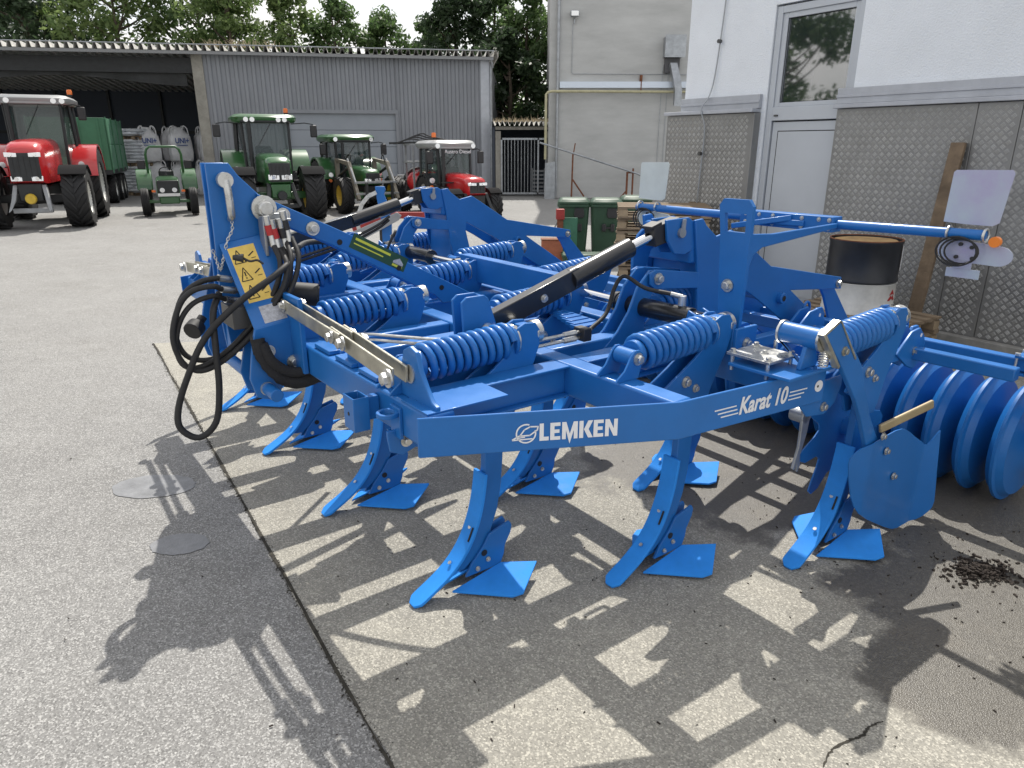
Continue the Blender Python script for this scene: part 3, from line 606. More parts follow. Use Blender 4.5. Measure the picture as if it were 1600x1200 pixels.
dm_ = MB(); c0 = PL1 + d2 * .83 + Vector((0, 0, .985)); dm_.cyl(c0 + n2 * .001, c0 + n2 * .0022, .027, n=24); dm_.build('sticker', 'decal_white', SP)
dm_ = MB(); dm_.cyl(c0 + n2 * .0023 - d2 * .007, c0 + n2 * .003 - d2 * .007, .006, n=10); dm_.build('sticker_mark', 'black_plastic', SP)

# tines ----------------------------------------------------------------------
def ribbon(path, w, t):      # curved share: path in (x,z), w(t) half width in y
    m = MB(); n = len(path); v = []
    for i, p in enumerate(path):
        a = Vector(path[max(0, i - 1)]); b = Vector(path[min(n - 1, i + 1)]); d = (b - a).normalized(); nn_ = Vector((-d.y, d.x)); hw = w(i / (n - 1))
        for sy, k in ((-1, 0), (1, 0), (1, 1), (-1, 1)): q = Vector(p) + nn_ * (t * k); v.append((q.x, sy * hw, q.y))
    f = [(0, 1, 2, 3), tuple(4 * (n - 1) + k for k in (3, 2, 1, 0))]
    for i in range(n - 1):
        for k in range(4): f.append((4 * i + k, 4 * i + (k + 1) % 4, 4 * i + 4 + (k + 1) % 4, 4 * i + 4 + k))
    return m.add(v, f)
shank_pts = [(.410, 1.0), (.402, .76), (.397, .60), (.388, .50), (.373, .42), (.345, .33), (.30, .24), (.235, .16), (.19, .115), (.27, .105), (.36, .165), (.42, .25), (.465, .37), (.488, .5), (.497, .62), (.502, .76), (.51, 1.0)]
m = MB(); m.prism(shank_pts, 'xz', -.019, .019); T0 = part(m, 'tine', 'blue', bevel=.004)
pp = [tuple(p)[:2] for p in [(q.x, q.y) for q in smooth_path([Vector((a, b, 0)) for a, b in ((.0, .004), (.045, .03), (.15, .088), (.232, .152), (.298, .236), (.343, .332), (.371, .43), (.386, .52), (.392, .575))], 3)]]
m = ribbon(pp, lambda q: .020 + .028 * min(1, q / .09), .016); part(m, 'point', 'blue_lit', T0, bevel=.003, smooth=50)
m = MB(); m.prism([(.405, .255), (.525, .285), (.538, .262), (.532, .225), (.498, .165), (.492, .12), (.47, .068), (.27, .068), (.305, .13), (.37, .20)], 'xz', -.034, -.020); part(m, 'share_carrier', 'blue', T0, bevel=.003)
m = MB(); m.prism([(.405, .255), (.525, .285), (.538, .262), (.532, .225), (.498, .165), (.492, .12), (.47, .068), (.27, .068), (.305, .13), (.37, .20)], 'xz', .020, .034); part(m, 'share_carrier', 'blue', T0, bevel=.003)
m = MB(); m.cyl((.375, -.0375, .165), (.375, -.034, .165), .016, n=16); m.build('slot', 'gasket', T0)
for s_ in (-1, 1):
    m = MB(); q = [(.19, .036, .030), (.395, .235, .030), (.445, .252, .038), (.615, .135, .082), (.47, .036, .080)]
    v = [(a, s_ * b, c) for a, b, c in q] + [(a, s_ * b, c - .011) for a, b, c in q]; n = 5
    m.add(v, [tuple(range(n)), tuple(range(2 * n - 1, n - 1, -1))] + [(i, (i + 1) % n, (i + 1) % n + n, i + n) for i in range(n)]); part(m, 'wing', 'blue_lit', T0, bevel=.002)
    for p in ((.395, .0375, .125), (.335, .0375, .095)): bolt(T0, (p[0], s_ * p[1], p[2]), (0, s_, .2), .0085)
for (a, b) in ((.322, .305), (.206, .155)):    # plough bolts flush in the point
    m = MB(); dd = Vector((-.55, 0, .83)) if b < .2 else Vector((-.82, 0, .57)); c = Vector((a, 0, b)) + dd * .0035; m.cyl(c, c + dd * .004, .0095, n=12); m.build('bolt', 'zinc', T0)
m = MB(); m.prism([(.285, .255), (.315, .32), (.318, .315), (.292, .252)], 'xz', -.034, -.026); m.build('locking_tab', 'gasket', T0)
chk = [(.20, .905), (.24, .965), (.34, 1.02), (.43, 1.075), (.50, 1.13), (.545, 1.19), (.555, 1.235), (.60, 1.255), (.66, 1.25), (.685, 1.215), (.685, 1.15), (.655, 1.07), (.60, .98), (.56, .90), (.53, .80), (.505, .74), (.39, .74), (.35, .83)]
for y_ in (-.050, .036): m = MB(); m.prism(chk, 'xz', y_, y_ + .014); part(m, 'cheek_plate', 'blue', T0, bevel=.003)
m = MB(); m.prism([(.56, 1.13), (.60, 1.24), (.66, 1.24), (.675, 1.2), (.65, 1.10)], 'xz', -.036, .036); part(m, 'spring_seat', 'blue', T0)
m = MB(); m.cyl((.672, 0, 1.195), (.712, 0, 1.198), .053, n=28); m.cyl((.712, 0, 1.198), (.722, 0, 1.199), .024, n=12); m.build('end_washer', 'zinc', T0, bevel=.004)
S0, S1 = Vector((.085, 0, 1.150)), Vector((.545, 0, 1.178)); sp_ = MB(); pts = []; NT = 10.5; ST = 17
ax = (S1 - S0).normalized(); u_ = Vector((0, 1, 0)); w_ = ax.cross(u_)
for i in range(int(NT * ST) + 1):
    a = i / ST; t_ = a / NT; e = min(1, min(a, NT - a) / 1.0); t2 = .035 + t_ * .93
    pts.append(S0.lerp(S1, t2) + (u_ * math.cos(a * 2 * math.pi) + w_ * math.sin(a * 2 * math.pi)) * .0685)
sp_.tube(pts, .0165, 8); part(sp_, 'spring', 'blue', T0, bevel=0, smooth=60)
m = MB(); m.cyl(S0 - ax * .02, S0 + ax * .012, .060, n=24); m.cyl(S1 - ax * .005, S1 + ax * .012, .075, n=24); m.cyl(S0, S1, .026, n=14); part(m, 'spring_rod', 'blue', T0, bevel=.003)
m = MB(); m.cyl(S1 + ax * .012, S1 + ax * .022, .070, n=20); m.build('spring_washer', 'zinc', T0)
m = MB(); m.cyl((.035, -.05, 1.145), (.035, .05, 1.145), .036, n=20); m.bx(.035, .075, -.028, .028, 1.115, 1.175); part(m, 'spring_eye', 'blue', T0, bevel=.003)
for s_ in (-1, 1):
    m = MB(); m.prism([(.045, 1.185), (.068, 1.17), (.072, 1.14), (.045, ZT), (-.085, ZT), (-.075, 1.075), (-.035, 1.105), (.0, 1.165), (.02, 1.185)], 'xz', s_ * .058 - .005, s_ * .058 + .005); part(m, 'clevis_plate', 'blue', T0, bevel=.002)
bolt(T0, (.037, -.063, 1.147), (0, -1, 0), .019); bolt(T0, (.037, .063, 1.147), (0, 1, 0), .019)
for p in ((.375, .975), (.448, .93)): bolt(T0, (p[0], -.050, p[1]), (0, -1, 0), .019 if p[0] < .4 else .014)
bolt(T0, (.555, -.03, 1.232), (-.3, -.95, .2), .012)
ROW = [(0., (0., 1.04, 2.08, 3.12)), (.832, (-.42, .62, 1.66, 2.70, 3.66)), (1.652, (-.84, .2, 1.24, 2.28, 3.32))]
first = True
for x_, ys in ROW:
    for y_ in ys:
        if first: T0.location = (x_, y_, 0); first = False; continue
        c = copy_tree(T0, CU); c.location = (x_, y_, 0)

# headstock ------------------------------------------------------------------
YC = 1.46
tp = [(-.315, 1.92), (-.205, 1.92), (-.165, 1.86), (-.045, 1.735), (.07, 1.66), (.02, 1.52), (-.06, 1.42), (-.10, 1.10), (-.13, .95), (-.30, .95), (-.325, 1.25), (-.315, 1.60)]
for y_ in (YC - .12, YC - .03): m = MB(); m.prism(tp, 'xz', y_, y_ + .02); part(m, 'tower_plate', 'blue', bevel=.004)
m = MB(); m.bx(-.300, -.285, YC - .10, YC - .03, .95, 1.78); part(m, 'tower_front', 'blue')
for s_ in (-1, 1):                                                # flared stickers plates and lower link brackets
    y0, y1 = (YC - .12 if s_ < 0 else YC - .01), YC + s_ * .47
    m = MB(); q = [(-.30, y0, 1.52), (-.04, y0, 1.56), (-.045, y1, 1.17), (-.275, y1, 1.14)]; nn_ = (Vector(q[1]) - Vector(q[0])).cross(Vector(q[3]) - Vector(q[0])).normalized() * .014
    m.add([Vector(p) for p in q] + [Vector(p) - nn_ for p in q], [(0, 1, 2, 3), (7, 6, 5, 4), (0, 4, 5, 1), (1, 5, 6, 2), (2, 6, 7, 3), (3, 7, 4, 0)]); FLR = part(m, 'flared_plate', 'blue')
    if s_ < 0: NEARQ = q; NEARP = FLR; NN = nn_.normalized()
    m = MB(); yy = YC + s_ * .47
    m.prism([(-.275, 1.15), (-.045, 1.18), (.02, 1.10), (.02, .93), (-.06, .90), (-.15, .86), (-.19, .80), (-.235, .775), (-.30, .80), (-.325, .90), (-.30, 1.05)], 'xz', yy - .011, yy + .011); part(m, 'link_plate', 'blue')
    yy2 = yy - s_ * .16; m = MB(); m.prism([(-.275, 1.10), (-.06, 1.10), (-.06, .92), (-.15, .86), (-.19, .80), (-.235, .775), (-.30, .80), (-.325, .90)], 'xz', yy2 - .011, yy2 + .011); part(m, 'link_plate', 'blue')
    bolt(CU, (-.22, yy + s_ * .011, 1.03), (0, s_, 0), .022); bolt(CU, (-.10, yy + s_ * .011, .955), (0, s_, 0), .026); bolt(CU, (-.25, yy + s_ * .011, .84), (0, s_, 0), .024)
m = MB(); m.cyl((-.245, YC - .62, .838), (-.245, YC + .56, .838), .032, n=18); part(m, 'link_shaft', 'blue', bevel=.004)
m = MB(); m.bx(-.10, -.075, YC - .62, YC + .62, .92, 1.30); part(m, 'headstock_plate', 'blue')
m = MB(); m.bx(-.12, -.08, YC - .30, YC + .30, .95, 1.28); part(m, 'headstock_rib', 'blue')
# rear strut from the tower to the middle beam (twin flat bars)
m = MB(); q = [(-.09, 1.77), (.02, 1.715), (.43, 1.515), (1.22, 1.095), (1.22, 1.06), (1.0, 1.06), (.94, 1.12), (.30, 1.475), (.03, 1.605), (-.02, 1.62)]; m.prism(q, 'xz', YC - .142, YC - .122); ST_ = part(m, 'tower_strut', 'blue')
m = MB(); m.prism(q, 'xz', YC - .008, YC + .012); part(m, 'tower_strut', 'blue')
bolt(CU, (-.062, YC - .143, 1.695), (0, -1, 0), .045); bolt(CU, (.035, YC - .143, 1.655), (0, -1, 0), .026); bolt(CU, (.19, YC - .143, 1.575), (0, -1, 0), .026)
for p in ((.34, 1.49), (.70, 1.31), (.99, 1.16)): m = MB(); m.cyl((p[0], YC - .145, p[1]), (p[0], YC - .142, p[1]), .016, n=14); m.build('hole', 'gasket', CU)
def on_strut(s0, s1, t0, t1, off):                                # decal rectangle along the strut
    a = Vector((.43, 0, 1.49)); d = Vector((1.0, 0, -.527)).normalized(); n = Vector((-d.z, 0, d.x)) * -1; n = Vector((.466, 0, .885)).normalized()
    y = YC - .142 - off; return [(a + d * s + n * t)[:] for s, t in ((s0, t0), (s1, t0), (s1, t1), (s0, t1))], y
def sdecal(s0, s1, t0, t1, off, mat, name):
    q, y = on_strut(s0, s1, t0, t1, off); m = MB(); m.add([(p[0], y, p[2]) for p in q], [(0, 1, 2, 3)]); return m.build(name, mat, ST_, smooth=0)
sdecal(-.02, .36, -.045, .04, .001, 'decal_green', 'decal'); sdecal(0, .24, .008, .022, .0018, 'decal_lime', 'decal_stripe'); sdecal(.0, .2, -.016, -.009, .0018, 'decal_lime', 'decal_stripe'); sdecal(.27, .34, -.035, -.022, .0018, 'decal_lime', 'decal_stripe')
q, y = on_strut(.27, .34, -.018, .02, .0018); m = MB(); c_ = [(q[0][0], y, q[0][2]), (q[1][0], y, q[1][2]), (*(Vector(q[2]) * .35 + Vector(q[1]) * .65),), ((q[2][0] + q[3][0]) / 2, y, (q[2][2] + q[3][2]) / 2), (*(Vector(q[3]) * .35 + Vector(q[0]) * .65),)]
c_ = [(p[0], y, p[2]) for p in c_]; m.add(c_, [(0, 1, 2, 3, 4)]); m.build('decal_house', 'decal_grey', ST_, smooth=0)
# warning sticker on the flared plate
A_, B_, C_, D_ = [Vector(p) for p in NEARQ]
def fl(s, t, off):
    if abs(off) == .002: off = (.002 + TH) * sgn
    return (A_.lerp(B_, s)).lerp(D_.lerp(C_, s), t) + NN * off
sgn = 1 if NN.y < 0 else -1; TH = 0 if sgn > 0 else .014
def fdecal(s0, s1, t0, t1, off, mat, name):
    m = MB(); m.add([fl(s, t, (off + TH) * sgn) for s, t in ((s0, t0), (s1, t0), (s1, t1), (s0, t1))], [(0, 1, 2, 3)]); return m.build(name, mat, NEARP, smooth=0)
fdecal(.10, .62, .08, .72, .0012, 'decal_yellow', 'warning_sticker'); fdecal(.25, .75, .78, .97, .0012, 'decal_grey', 'type_plate')
tm_ = MB()
for k in range(3):
    t0 = .11 + k * .205
    P3 = [fl(.14, t0 + .16, .002 * sgn), fl(.36, t0 + .16, .002 * sgn), fl(.25, t0 + .01, .002 * sgn)]
    for a, b in ((0, 1), (1, 2), (2, 0)): tm_.beam(P3[a], P3[b], .0045, .001, up=NN)
    tm_.beam(fl(.25, t0 + .06, .002 * sgn), fl(.25, t0 + .11, .002 * sgn), .006, .001, up=NN); tm_.beam(fl(.25, t0 + .125, .002 * sgn), fl(.25, t0 + .138, .002 * sgn), .006, .001, up=NN)
    tm_.beam(fl(.44, t0 + .10, .002 * sgn), fl(.56, t0 + .06, .002 * sgn), .006, .001, up=NN); tm_.beam(fl(.48, t0 + .13, .002 * sgn), fl(.57, t0 + .13, .002 * sgn), .003, .001, up=NN)
tm_.build('warning_triangle', 'gasket', NEARP, smooth=0)
# top link pin with handle, chain
m = MB(); m.cyl((-.245, YC - .16, 1.84), (-.245, YC + .03, 1.84), .024, n=14); m.cyl((-.245, YC - .185, 1.84), (-.245, YC - .15, 1.84), .038, n=16); m.tube([(-.24, YC - .17, 1.84), (-.238, YC - .178, 1.78), (-.236, YC - .178, 1.70), (-.232, YC - .165, 1.665), (-.23, YC - .14, 1.65)], .019, 10, sm=4); part(m, 'top_link_pin', 'zinc', bevel=0)
ch = MB(); cp = smooth_path([(-.23, YC - .15, 1.655), (-.235, YC - .16, 1.60), (-.265, YC - .155, 1.545), (-.29, YC - .15, 1.47), (-.305, YC - .145, 1.42), (-.315, YC - .145, 1.40), (-.325, YC - .14, 1.44), (-.335, YC - .13, 1.50)], 4)
for i, (p, q) in enumerate(zip(cp, cp[1:])):
    d = (q - p).normalized(); u = d.cross(Vector((0, 1, .2)) if i % 2 else Vector((1, 0, .2))).normalized(); L = (q - p).length * .75
    ch.tube([(p + q) / 2 + d * (L * math.cos(a)) + u * (.0065 * math.sin(a)) for a in [k * math.pi / 4 for k in range(8)]], .0022, 4, closed=True)
ch.build('chain', 'zinc', CU, smooth=0, fix=False)
# coupling holder, couplings, hoses
m = MB(); m.bx(-.085, .03, YC - .185, YC - .15, 1.46, 1.67); m.bx(-.10, -.085, YC - .23, YC - .15, 1.46, 1.66); m.bx(-.03, .045, YC - .24, YC - .186, 1.63, 1.645); part(m, 'hose_holder', 'galv', bevel=.004)
for (a, b, mt) in ((-.085, 1.62, 'red_plastic'), (-.06, 1.60, 'red_plastic'), (.0, 1.64, 'black_plastic'), (-.02, 1.60, 'black_plastic')):
    m = MB(); p = Vector((a, YC - .255, b)); m.cyl(p, p + Vector((.01, 0, -.05)), .019, n=12); c_ = m.build('coupling', mt, CU)
    m = MB(); m.cyl(p + Vector((.01, 0, -.05)), p + Vector((.015, -.01, -.11)), .015, n=10); m.build('fitting', 'zinc', c_); m = MB(); m.cyl(p + Vector((-.004, 0, .045)), p, .017, n=10); m.build('nut', 'zinc', c_)
HO = [([(-.07, 1.2, 1.52), (-.07, 1.12, 1.44), (-.11, 1.09, 1.33), (-.20, 1.11, 1.18), (-.32, 1.15, 1.04), (-.45, 1.18, .98), (-.545, 1.21, 1.0), (-.585, 1.22, 1.08), (-.58, 1.22, 1.19), (-.53, 1.21, 1.31), (-.45, 1.19, 1.37), (-.36, 1.2, 1.38)], .014),
      ([(-.045, 1.2, 1.50), (-.05, 1.08, 1.43), (-.105, 1.05, 1.30), (-.23, 1.08, 1.13), (-.39, 1.13, .985), (-.51, 1.16, .935), (-.585, 1.18, .99), (-.61, 1.18, 1.12), (-.565, 1.18, 1.26), (-.50, 1.16, 1.335), (-.41, 1.13, 1.355), (-.36, 1.16, 1.33)], .014),
      ([(.0, 1.2, 1.53), (-.02, 1.1, 1.45), (-.09, 1.06, 1.32), (-.24, 1.10, 1.155), (-.38, 1.14, 1.02), (-.50, 1.17, .955), (-.575, 1.19, .965), (-.60, 1.19, 1.05), (-.57, 1.19, 1.18), (-.50, 1.18, 1.27), (-.40, 1.17, 1.30), (-.34, 1.2, 1.27)], .013),
      ([(.75, 2.0, 1.30), (.50, 1.80, 1.42), (.28, 1.64, 1.46), (.10, 1.36, 1.46), (-.02, 1.12, 1.44), (-.13, 1.04, 1.39), (-.32, 1.06, 1.27), (-.48, 1.11, 1.11), (-.58, 1.14, .92), (-.64, 1.16, .76), (-.645, 1.15, .66), (-.57, 1.13, .60), (-.485, 1.11, .67), (-.45, 1.1, .84), (-.44, 1.1, 1.04), (-.42, 1.14, 1.22), (-.36, 1.22, 1.30)], .0165),
      ([(.03, 1.2, 1.55), (.02, 1.10, 1.45), (-.06, 1.05, 1.30), (-.18, 1.05, 1.18), (-.26, 1.0, 1.10), (-.27, .97, 1.05)], .013),
      ([(-.02, 1.2, 1.5), (-.03, 1.09, 1.4), (-.10, 1.07, 1.28), (-.22, 1.08, 1.15), (-.285, 1.0, 1.10), (-.275, .96, 1.04)], .013)]
for p, r_ in HO: m = MB(); m.tube(p, r_, 10, sm=5); m.build('hose', 'black_rubber', CU, smooth=60, fix=False)
for p in ((-.36, 1.2, 1.38), (-.36, 1.16, 1.33), (-.34, 1.2, 1.27)): m = MB(); m.cyl(p, (p[0] + .07, p[1] + .03, p[2] - .02), .018, n=10); m.cyl((p[0] + .07, p[1] + .03, p[2] - .02), (p[0] + .11, p[1] + .06, p[2] - .03), .015, n=6); m.build('fitting', 'zinc', CU)
for k in range(4):                                                # valve block cluster at the front of the headstock
    m = MB(); a = -.30 + k * .03; m.cyl((a, 1.20 - k * .02, 1.20 - k * .035), (a + .04, 1.16 - k * .02, 1.15 - k * .035), .016, n=6); m.cyl((a + .04, 1.16 - k * .02, 1.15 - k * .035), (a + .07, 1.13 - k * .02, 1.12 - k * .035), .011, n=10); m.build('fitting', 'zinc', CU)
m = MB(); m.bx(-.34, -.24, 1.10, 1.30, 1.13, 1.24); part(m, 'valve_block', 'steel_dark')
m = MB(); m.cyl((-.40, 1.62, 1.06), (-.44, 1.58, 1.04), .05, n=14); m.cyl((-.36, 1.64, 1.10), (-.40, 1.62, 1.06), .025, n=10); part(m, 'hose_cap', 'black_rubber')
m = MB(); m.tube([(-.27, .975, 1.10), (-.265, .96, 1.04), (-.23, .945, .95), (-.16, .92, .88), (-.06, .89, .875), (.02, .86, .905)], .034, 12, sm=5)
rw = random.Random(3); m.v = [(a + rw.uniform(-.004, .004), b + rw.uniform(-.004, .004), c + rw.uniform(-.004, .004)) for a, b, c in m.v]; m.build('hose_sleeve', 'sleeve', CU, smooth=60, fix=False)
m = MB(); m.tube([(-.255, .95, 1.08), (-.225, .92, .99), (-.14, .90, .925), (-.03, .865, .935), (.10, .83, .955), (.22, .80, .99)], .026, 10, sm=5); m.build('hose_sleeve', 'sleeve', CU, smooth=60, fix=False)
for dz in (0, .028):
    m = MB(); m.tube([(.02, .84, .93 + dz), (.06, .80, 1.0 + dz), (.12, .72, 1.09 + dz), (.35, .40, 1.10 + dz), (.55, .2, 1.10 + dz), (.75, .08, 1.10 + dz)], .008, 8, sm=3); m.build('hydraulic_pipe', 'zinc', CU)
m = MB(); m.cyl((.02, 1.30, 1.245), (.16, 1.24, 1.225), .062, n=20); m.cyl((.15, 1.244, 1.226), (.165, 1.238, 1.224), .05, n=20); part(m, 'rubber_buffer', 'black_rubber', bevel=.006)
m = MB(); m.tube([(-.155, 1.12, 1.44), (-.18, 1.13, 1.46), (-.21, 1.15, 1.455), (-.235, 1.17, 1.47)], .006, 6, sm=4); m.cyl((-.235, 1.17, 1.47), (-.28, 1.19, 1.475), .022, .012, n=12); part(m, 'dust_cap', 'black_plastic', bevel=0)
# zinc tie straps from headstock to the wing ends
def straps(y0, y1, z0_, z1_):
    ym = y0 + (y1 - y0) * .60; zm = z0_ + (z1_ - z0_) * .45
    for dx in (-.115, -.055):
        m = MB()
        m.beam((dx, y0, z0_), (dx, ym, zm), .012, .062); m.build('tie_strap', 'zinc_yellow', CU, bevel=.003)
        m = MB(); m.beam((dx + .0125, ym + (y0 - y1) * .10, zm + .005), (dx + .0125, y1, z1_), .012, .070); m.build('tie_strap', 'zinc_yellow', CU, bevel=.003)
    for (y, z, r_) in ((y0 + (y1 - y0) * .03, z0_, .020), (ym - (y1 - y0) * .06, zm + .003, .020), (ym + (y1 - y0) * .04, zm, .022), (y1, z1_, .026)): bolt(CU, (-.122, y, z), (-1, 0, 0), r_); bolt(CU, (-.034, y, z), (1, 0, 0), r_)
straps(1.02, -.14, 1.245, 1.165); straps(1.92, 3.08, 1.245, 1.165)
for s_, yb in ((1, -.14), (-1, 3.08)):
    m = MB(); q = [(-.05, .095), (.0, .11), (.05, .085), (.07, .03), (.14, -.02), (.20, -.06), (.24, -.105), (-.19, -.105), (-.19, -.085), (-.155, -.075), (-.11, -.02), (-.075, .03)]
    m.prism([(yb + s_ * a, 1.165 + b) for a, b in q], 'yz', -.028, -.008); part(m, 'strap_bracket', 'blue')
    m = MB(); m.prism([(yb + s_ * .5, 1.15), (yb + s_ * .62, 1.15), (yb + s_ * .62, 1.06), (yb + s_ * .5, 1.06)], 'yz', -.02, 0); part(m, 'pad', 'blue')
m = MB()
for a in ((.02, .0), (.02, .25), (.05, .5)): m.bx(-.05, .03, a[1] + .12, a[1] + .3, ZT + .002, ZT + .022); m.cyl((.0, a[1] + .08, ZT), (.0, a[1] + .08, ZT + .03), .014, n=8)
part(m, 'weld_pads', 'blue', bevel=.003)
# square tool socket and towing eye hanging at the front
m = MB(); o4 = [(-.20, .03), (-.13, .03), (-.13, .13), (-.20, .13)]; i4 = [(-.193, .037), (-.137, .037), (-.137, .123), (-.193, .123)]
v = [(a, b, .90) for a, b in o4] + [(a, b, 1.045) for a, b in o4] + [(a, b, 1.045) for a, b in i4] + [(a, b, .90) for a, b in i4]
f = []
for i in range(4): j = (i + 1) % 4; f += [(i, j, j + 4, i + 4), (4 + i, 4 + j, 8 + j, 8 + i), (8 + i, 8 + j, 12 + j, 12 + i), (12 + i, 12 + j, j, i)]
m.add(v, f); m.bx(-.131, -.072, .06, .10, .93, 1.03); part(m, 'tool_socket', 'blue', bevel=.003)
m = MB(); m.cyl((-.201, .08, .97), (-.2005, .08, .97), .009, n=12); m.build('hole', 'gasket', CU)
m = MB(); m.lathe([(.030, -.009), (.046, -.009), (.046, .009), (.030, .009)], (-.115, -.10, 1.005), (0, 0, 1), 20, closed=True); m.bx(-.085, -.07, -.14, -.06, .90, 1.03); m.prism([(-.12, .90), (-.11, .84), (-.06, .815), (.02, .84), (.04, .90), (.04, .93), (-.12, .93)], 'xz', -.10, -.085); part(m, 'towing_eye', 'blue', bevel=.003)
bolt(CU, (-.04, -.101, .875), (0, -1, 0), .018)
for yy in (.12, 1.16, 2.2): m = MB(); m.prism([(-.09, .915), (-.05, .83), (.05, .80), (.09, .915)], 'xz', yy - .16, yy - .145); part(m, 'tine_bracket', 'blue', bevel=.003)

# roller linkage: cylinder bracket, cylinders, swing towers ------------------
def linkage(yy, dx, k):
    KX = lambda a: -1.25 + k * (a + 1.25) + dx * min(1, max(0, a)); KZ = lambda b: 2 + k * (b - 2)
    P = lambda pts: [(KX(a), max(ZB + .03, KZ(b)) if b > ZT + .01 else ZT - .002) for a, b in pts]
    Q = lambda pts: [(KX(a), KZ(b)) for a, b in pts]
    V = lambda a, y, b: (KX(a), y, KZ(b))
    for o_ in (-.045, .031):
        m = MB(); m.prism(P([(.20, ZT), (.37, ZT), (.385, 1.30), (.345, 1.415), (.325, 1.43), (.24, 1.43), (.215, 1.41), (.225, 1.25)]), 'xz', yy + o_, yy + o_ + .014); part(m, 'cylinder_bracket', 'blue')
    bolt(CU, V(.335, yy - .046, 1.285), (0, -1, 0), .022)
    A = Vector(V(.34, yy, 1.285)); Bp = Vector(V(.86, yy, 1.447)); C = Vector(V(1.18, yy, 1.545)); D = Vector(V(1.36, yy, 1.60)); E_ = Vector(V(1.50, yy, 1.625))
    m = MB(); m.beam(A, Bp, .06, .10); part(m, 'locking_bar', 'black_paint', bevel=.004)
    m = MB(); m.cyl(Bp - (Bp - A).normalized() * .05, C, .052, n=28); part(m, 'cylinder_barrel', 'black_paint', bevel=.003)
    m = MB(); m.cyl(C, D, .0265, n=20); m.build('piston_rod', 'chrome', CU)
    m = MB(); m.beam(D - (D - C).normalized() * .05, E_, .075, .105); part(m, 'rod_clevis', 'black_plastic')
    m = MB(); m.beam(D - (D - C).normalized() * .08 + Vector((0, 0, .056)), D + Vector((0, 0, .056)), .075, .016); part(m, 'clevis_guard', 'black_plastic')
    bolt(CU, ((A.x + Bp.x) / 2 + .05, yy - .031, (A.z + Bp.z) / 2 + .01), (0, -1, 0), .014)
    for o_ in (-.055, .04):          # frame arm carrying the swing tower
        m = MB(); m.prism(Q([(.84, 1.035), (.99, 1.09), (1.08, 1.16), (1.15, 1.25), (1.20, 1.36), (1.28, 1.435), (1.33, 1.435), (1.34, 1.36), (1.29, 1.30), (1.26, 1.20), (1.27, 1.08), (1.27, 1.02), (.84, 1.02)]), 'xz', yy + o_, yy + o_ + .016); part(m, 'frame_arm', 'blue')
        m = MB(); m.prism(Q([(1.26, 1.425), (1.30, 1.44), (1.62, 1.395), (1.62, 1.315), (1.30, 1.345), (1.265, 1.37)]), 'xz', yy + o_ * 1.4, yy + o_ * 1.4 + .014); part(m, 'guide_link', 'blue')
    bolt(CU, V(1.315, yy - .078, 1.395), (0, -1, 0), .022)
    main = [(1.56, 1.655), (1.62, 1.66), (1.65, 1.625), (1.735, 1.565), (1.86, 1.59), (1.93, 1.55), (2.24, 1.365), (2.30, 1.355), (3.0, 1.225), (3.015, 1.15), (2.46, 1.205), (3.06, .83), (2.98, .78), (2.82, .79), (2.12, 1.205), (1.80, 1.37), (1.79, 1.30), (1.84, 1.10), (1.86, .95), (1.70, .95), (1.63, 1.20), (1.60, 1.45)]
    for o_ in (-.075, .30): m = MB(); m.prism(Q(main), 'xz', yy + o_, yy + o_ + .018); part(m, 'swing_plate', 'blue')
    for o_ in (-.058, .040): m = MB(); m.prism(Q([(1.37, 1.665), (1.53, 1.67), (1.60, 1.63), (1.60, 1.52), (1.52, 1.49), (1.44, 1.50), (1.385, 1.57)]), 'xz', yy + o_, yy + o_ + .018); part(m, 'pin_lug', 'blue')
    m = MB(); m.bx(KX(1.56), KX(1.64), yy - .057, yy + .30, KZ(1.44), KZ(1.63)); part(m, 'tower_web', 'blue', bevel=.012)
    m = MB(); m.bx(KX(1.645), KX(1.70), yy - .057, yy + .30, KZ(.98), KZ(1.438)); part(m, 'tower_web', 'blue', bevel=.012)
    m = MB(); m.cyl(V(1.475, yy - .075, 1.60), V(1.475, yy - .058, 1.60), .026, n=16); m.prism(Q([(1.465, 1.61), (1.475, 1.665), (1.495, 1.665), (1.492, 1.61)]), 'xz', yy - .074, yy - .066); m.build('pin_keeper', 'galv', CU)
    m = MB(); m.cyl(V(2.35, yy - .11, 1.175), V(2.35, yy + .32, 1.175), .035, n=18); part(m, 'hub_tube', 'blue'); m = MB(); m.cyl(V(2.35, yy - .112, 1.175), V(2.35, yy - .1105, 1.175), .018, n=14); m.build('hole', 'gasket', CU)
    bolt(CU, V(2.965, yy - .076, 1.19), (0, -1, 0), .02)
    m = MB(); m.prism(Q([(2.86, 1.20), (3.02, 1.18), (3.36, .84), (3.30, .76), (3.12, .82), (2.95, 1.10)]), 'xz', yy + .0, yy + .02); part(m, 'roller_arm', 'blue')
linkage(.14, 0, 1.10); linkage(2.9, .36, 1.0)
# curved rear cheek of the near tower
m = MB(); m.prism([(1.66, 1.25), (1.655, 1.42), (1.69, 1.53), (1.76, 1.585), (1.92, 1.59), (1.92, 1.50), (1.80, 1.44), (1.77, 1.36), (1.75, 1.25)], 'xz', .33, .35); part(m, 'tower_cheek', 'blue')
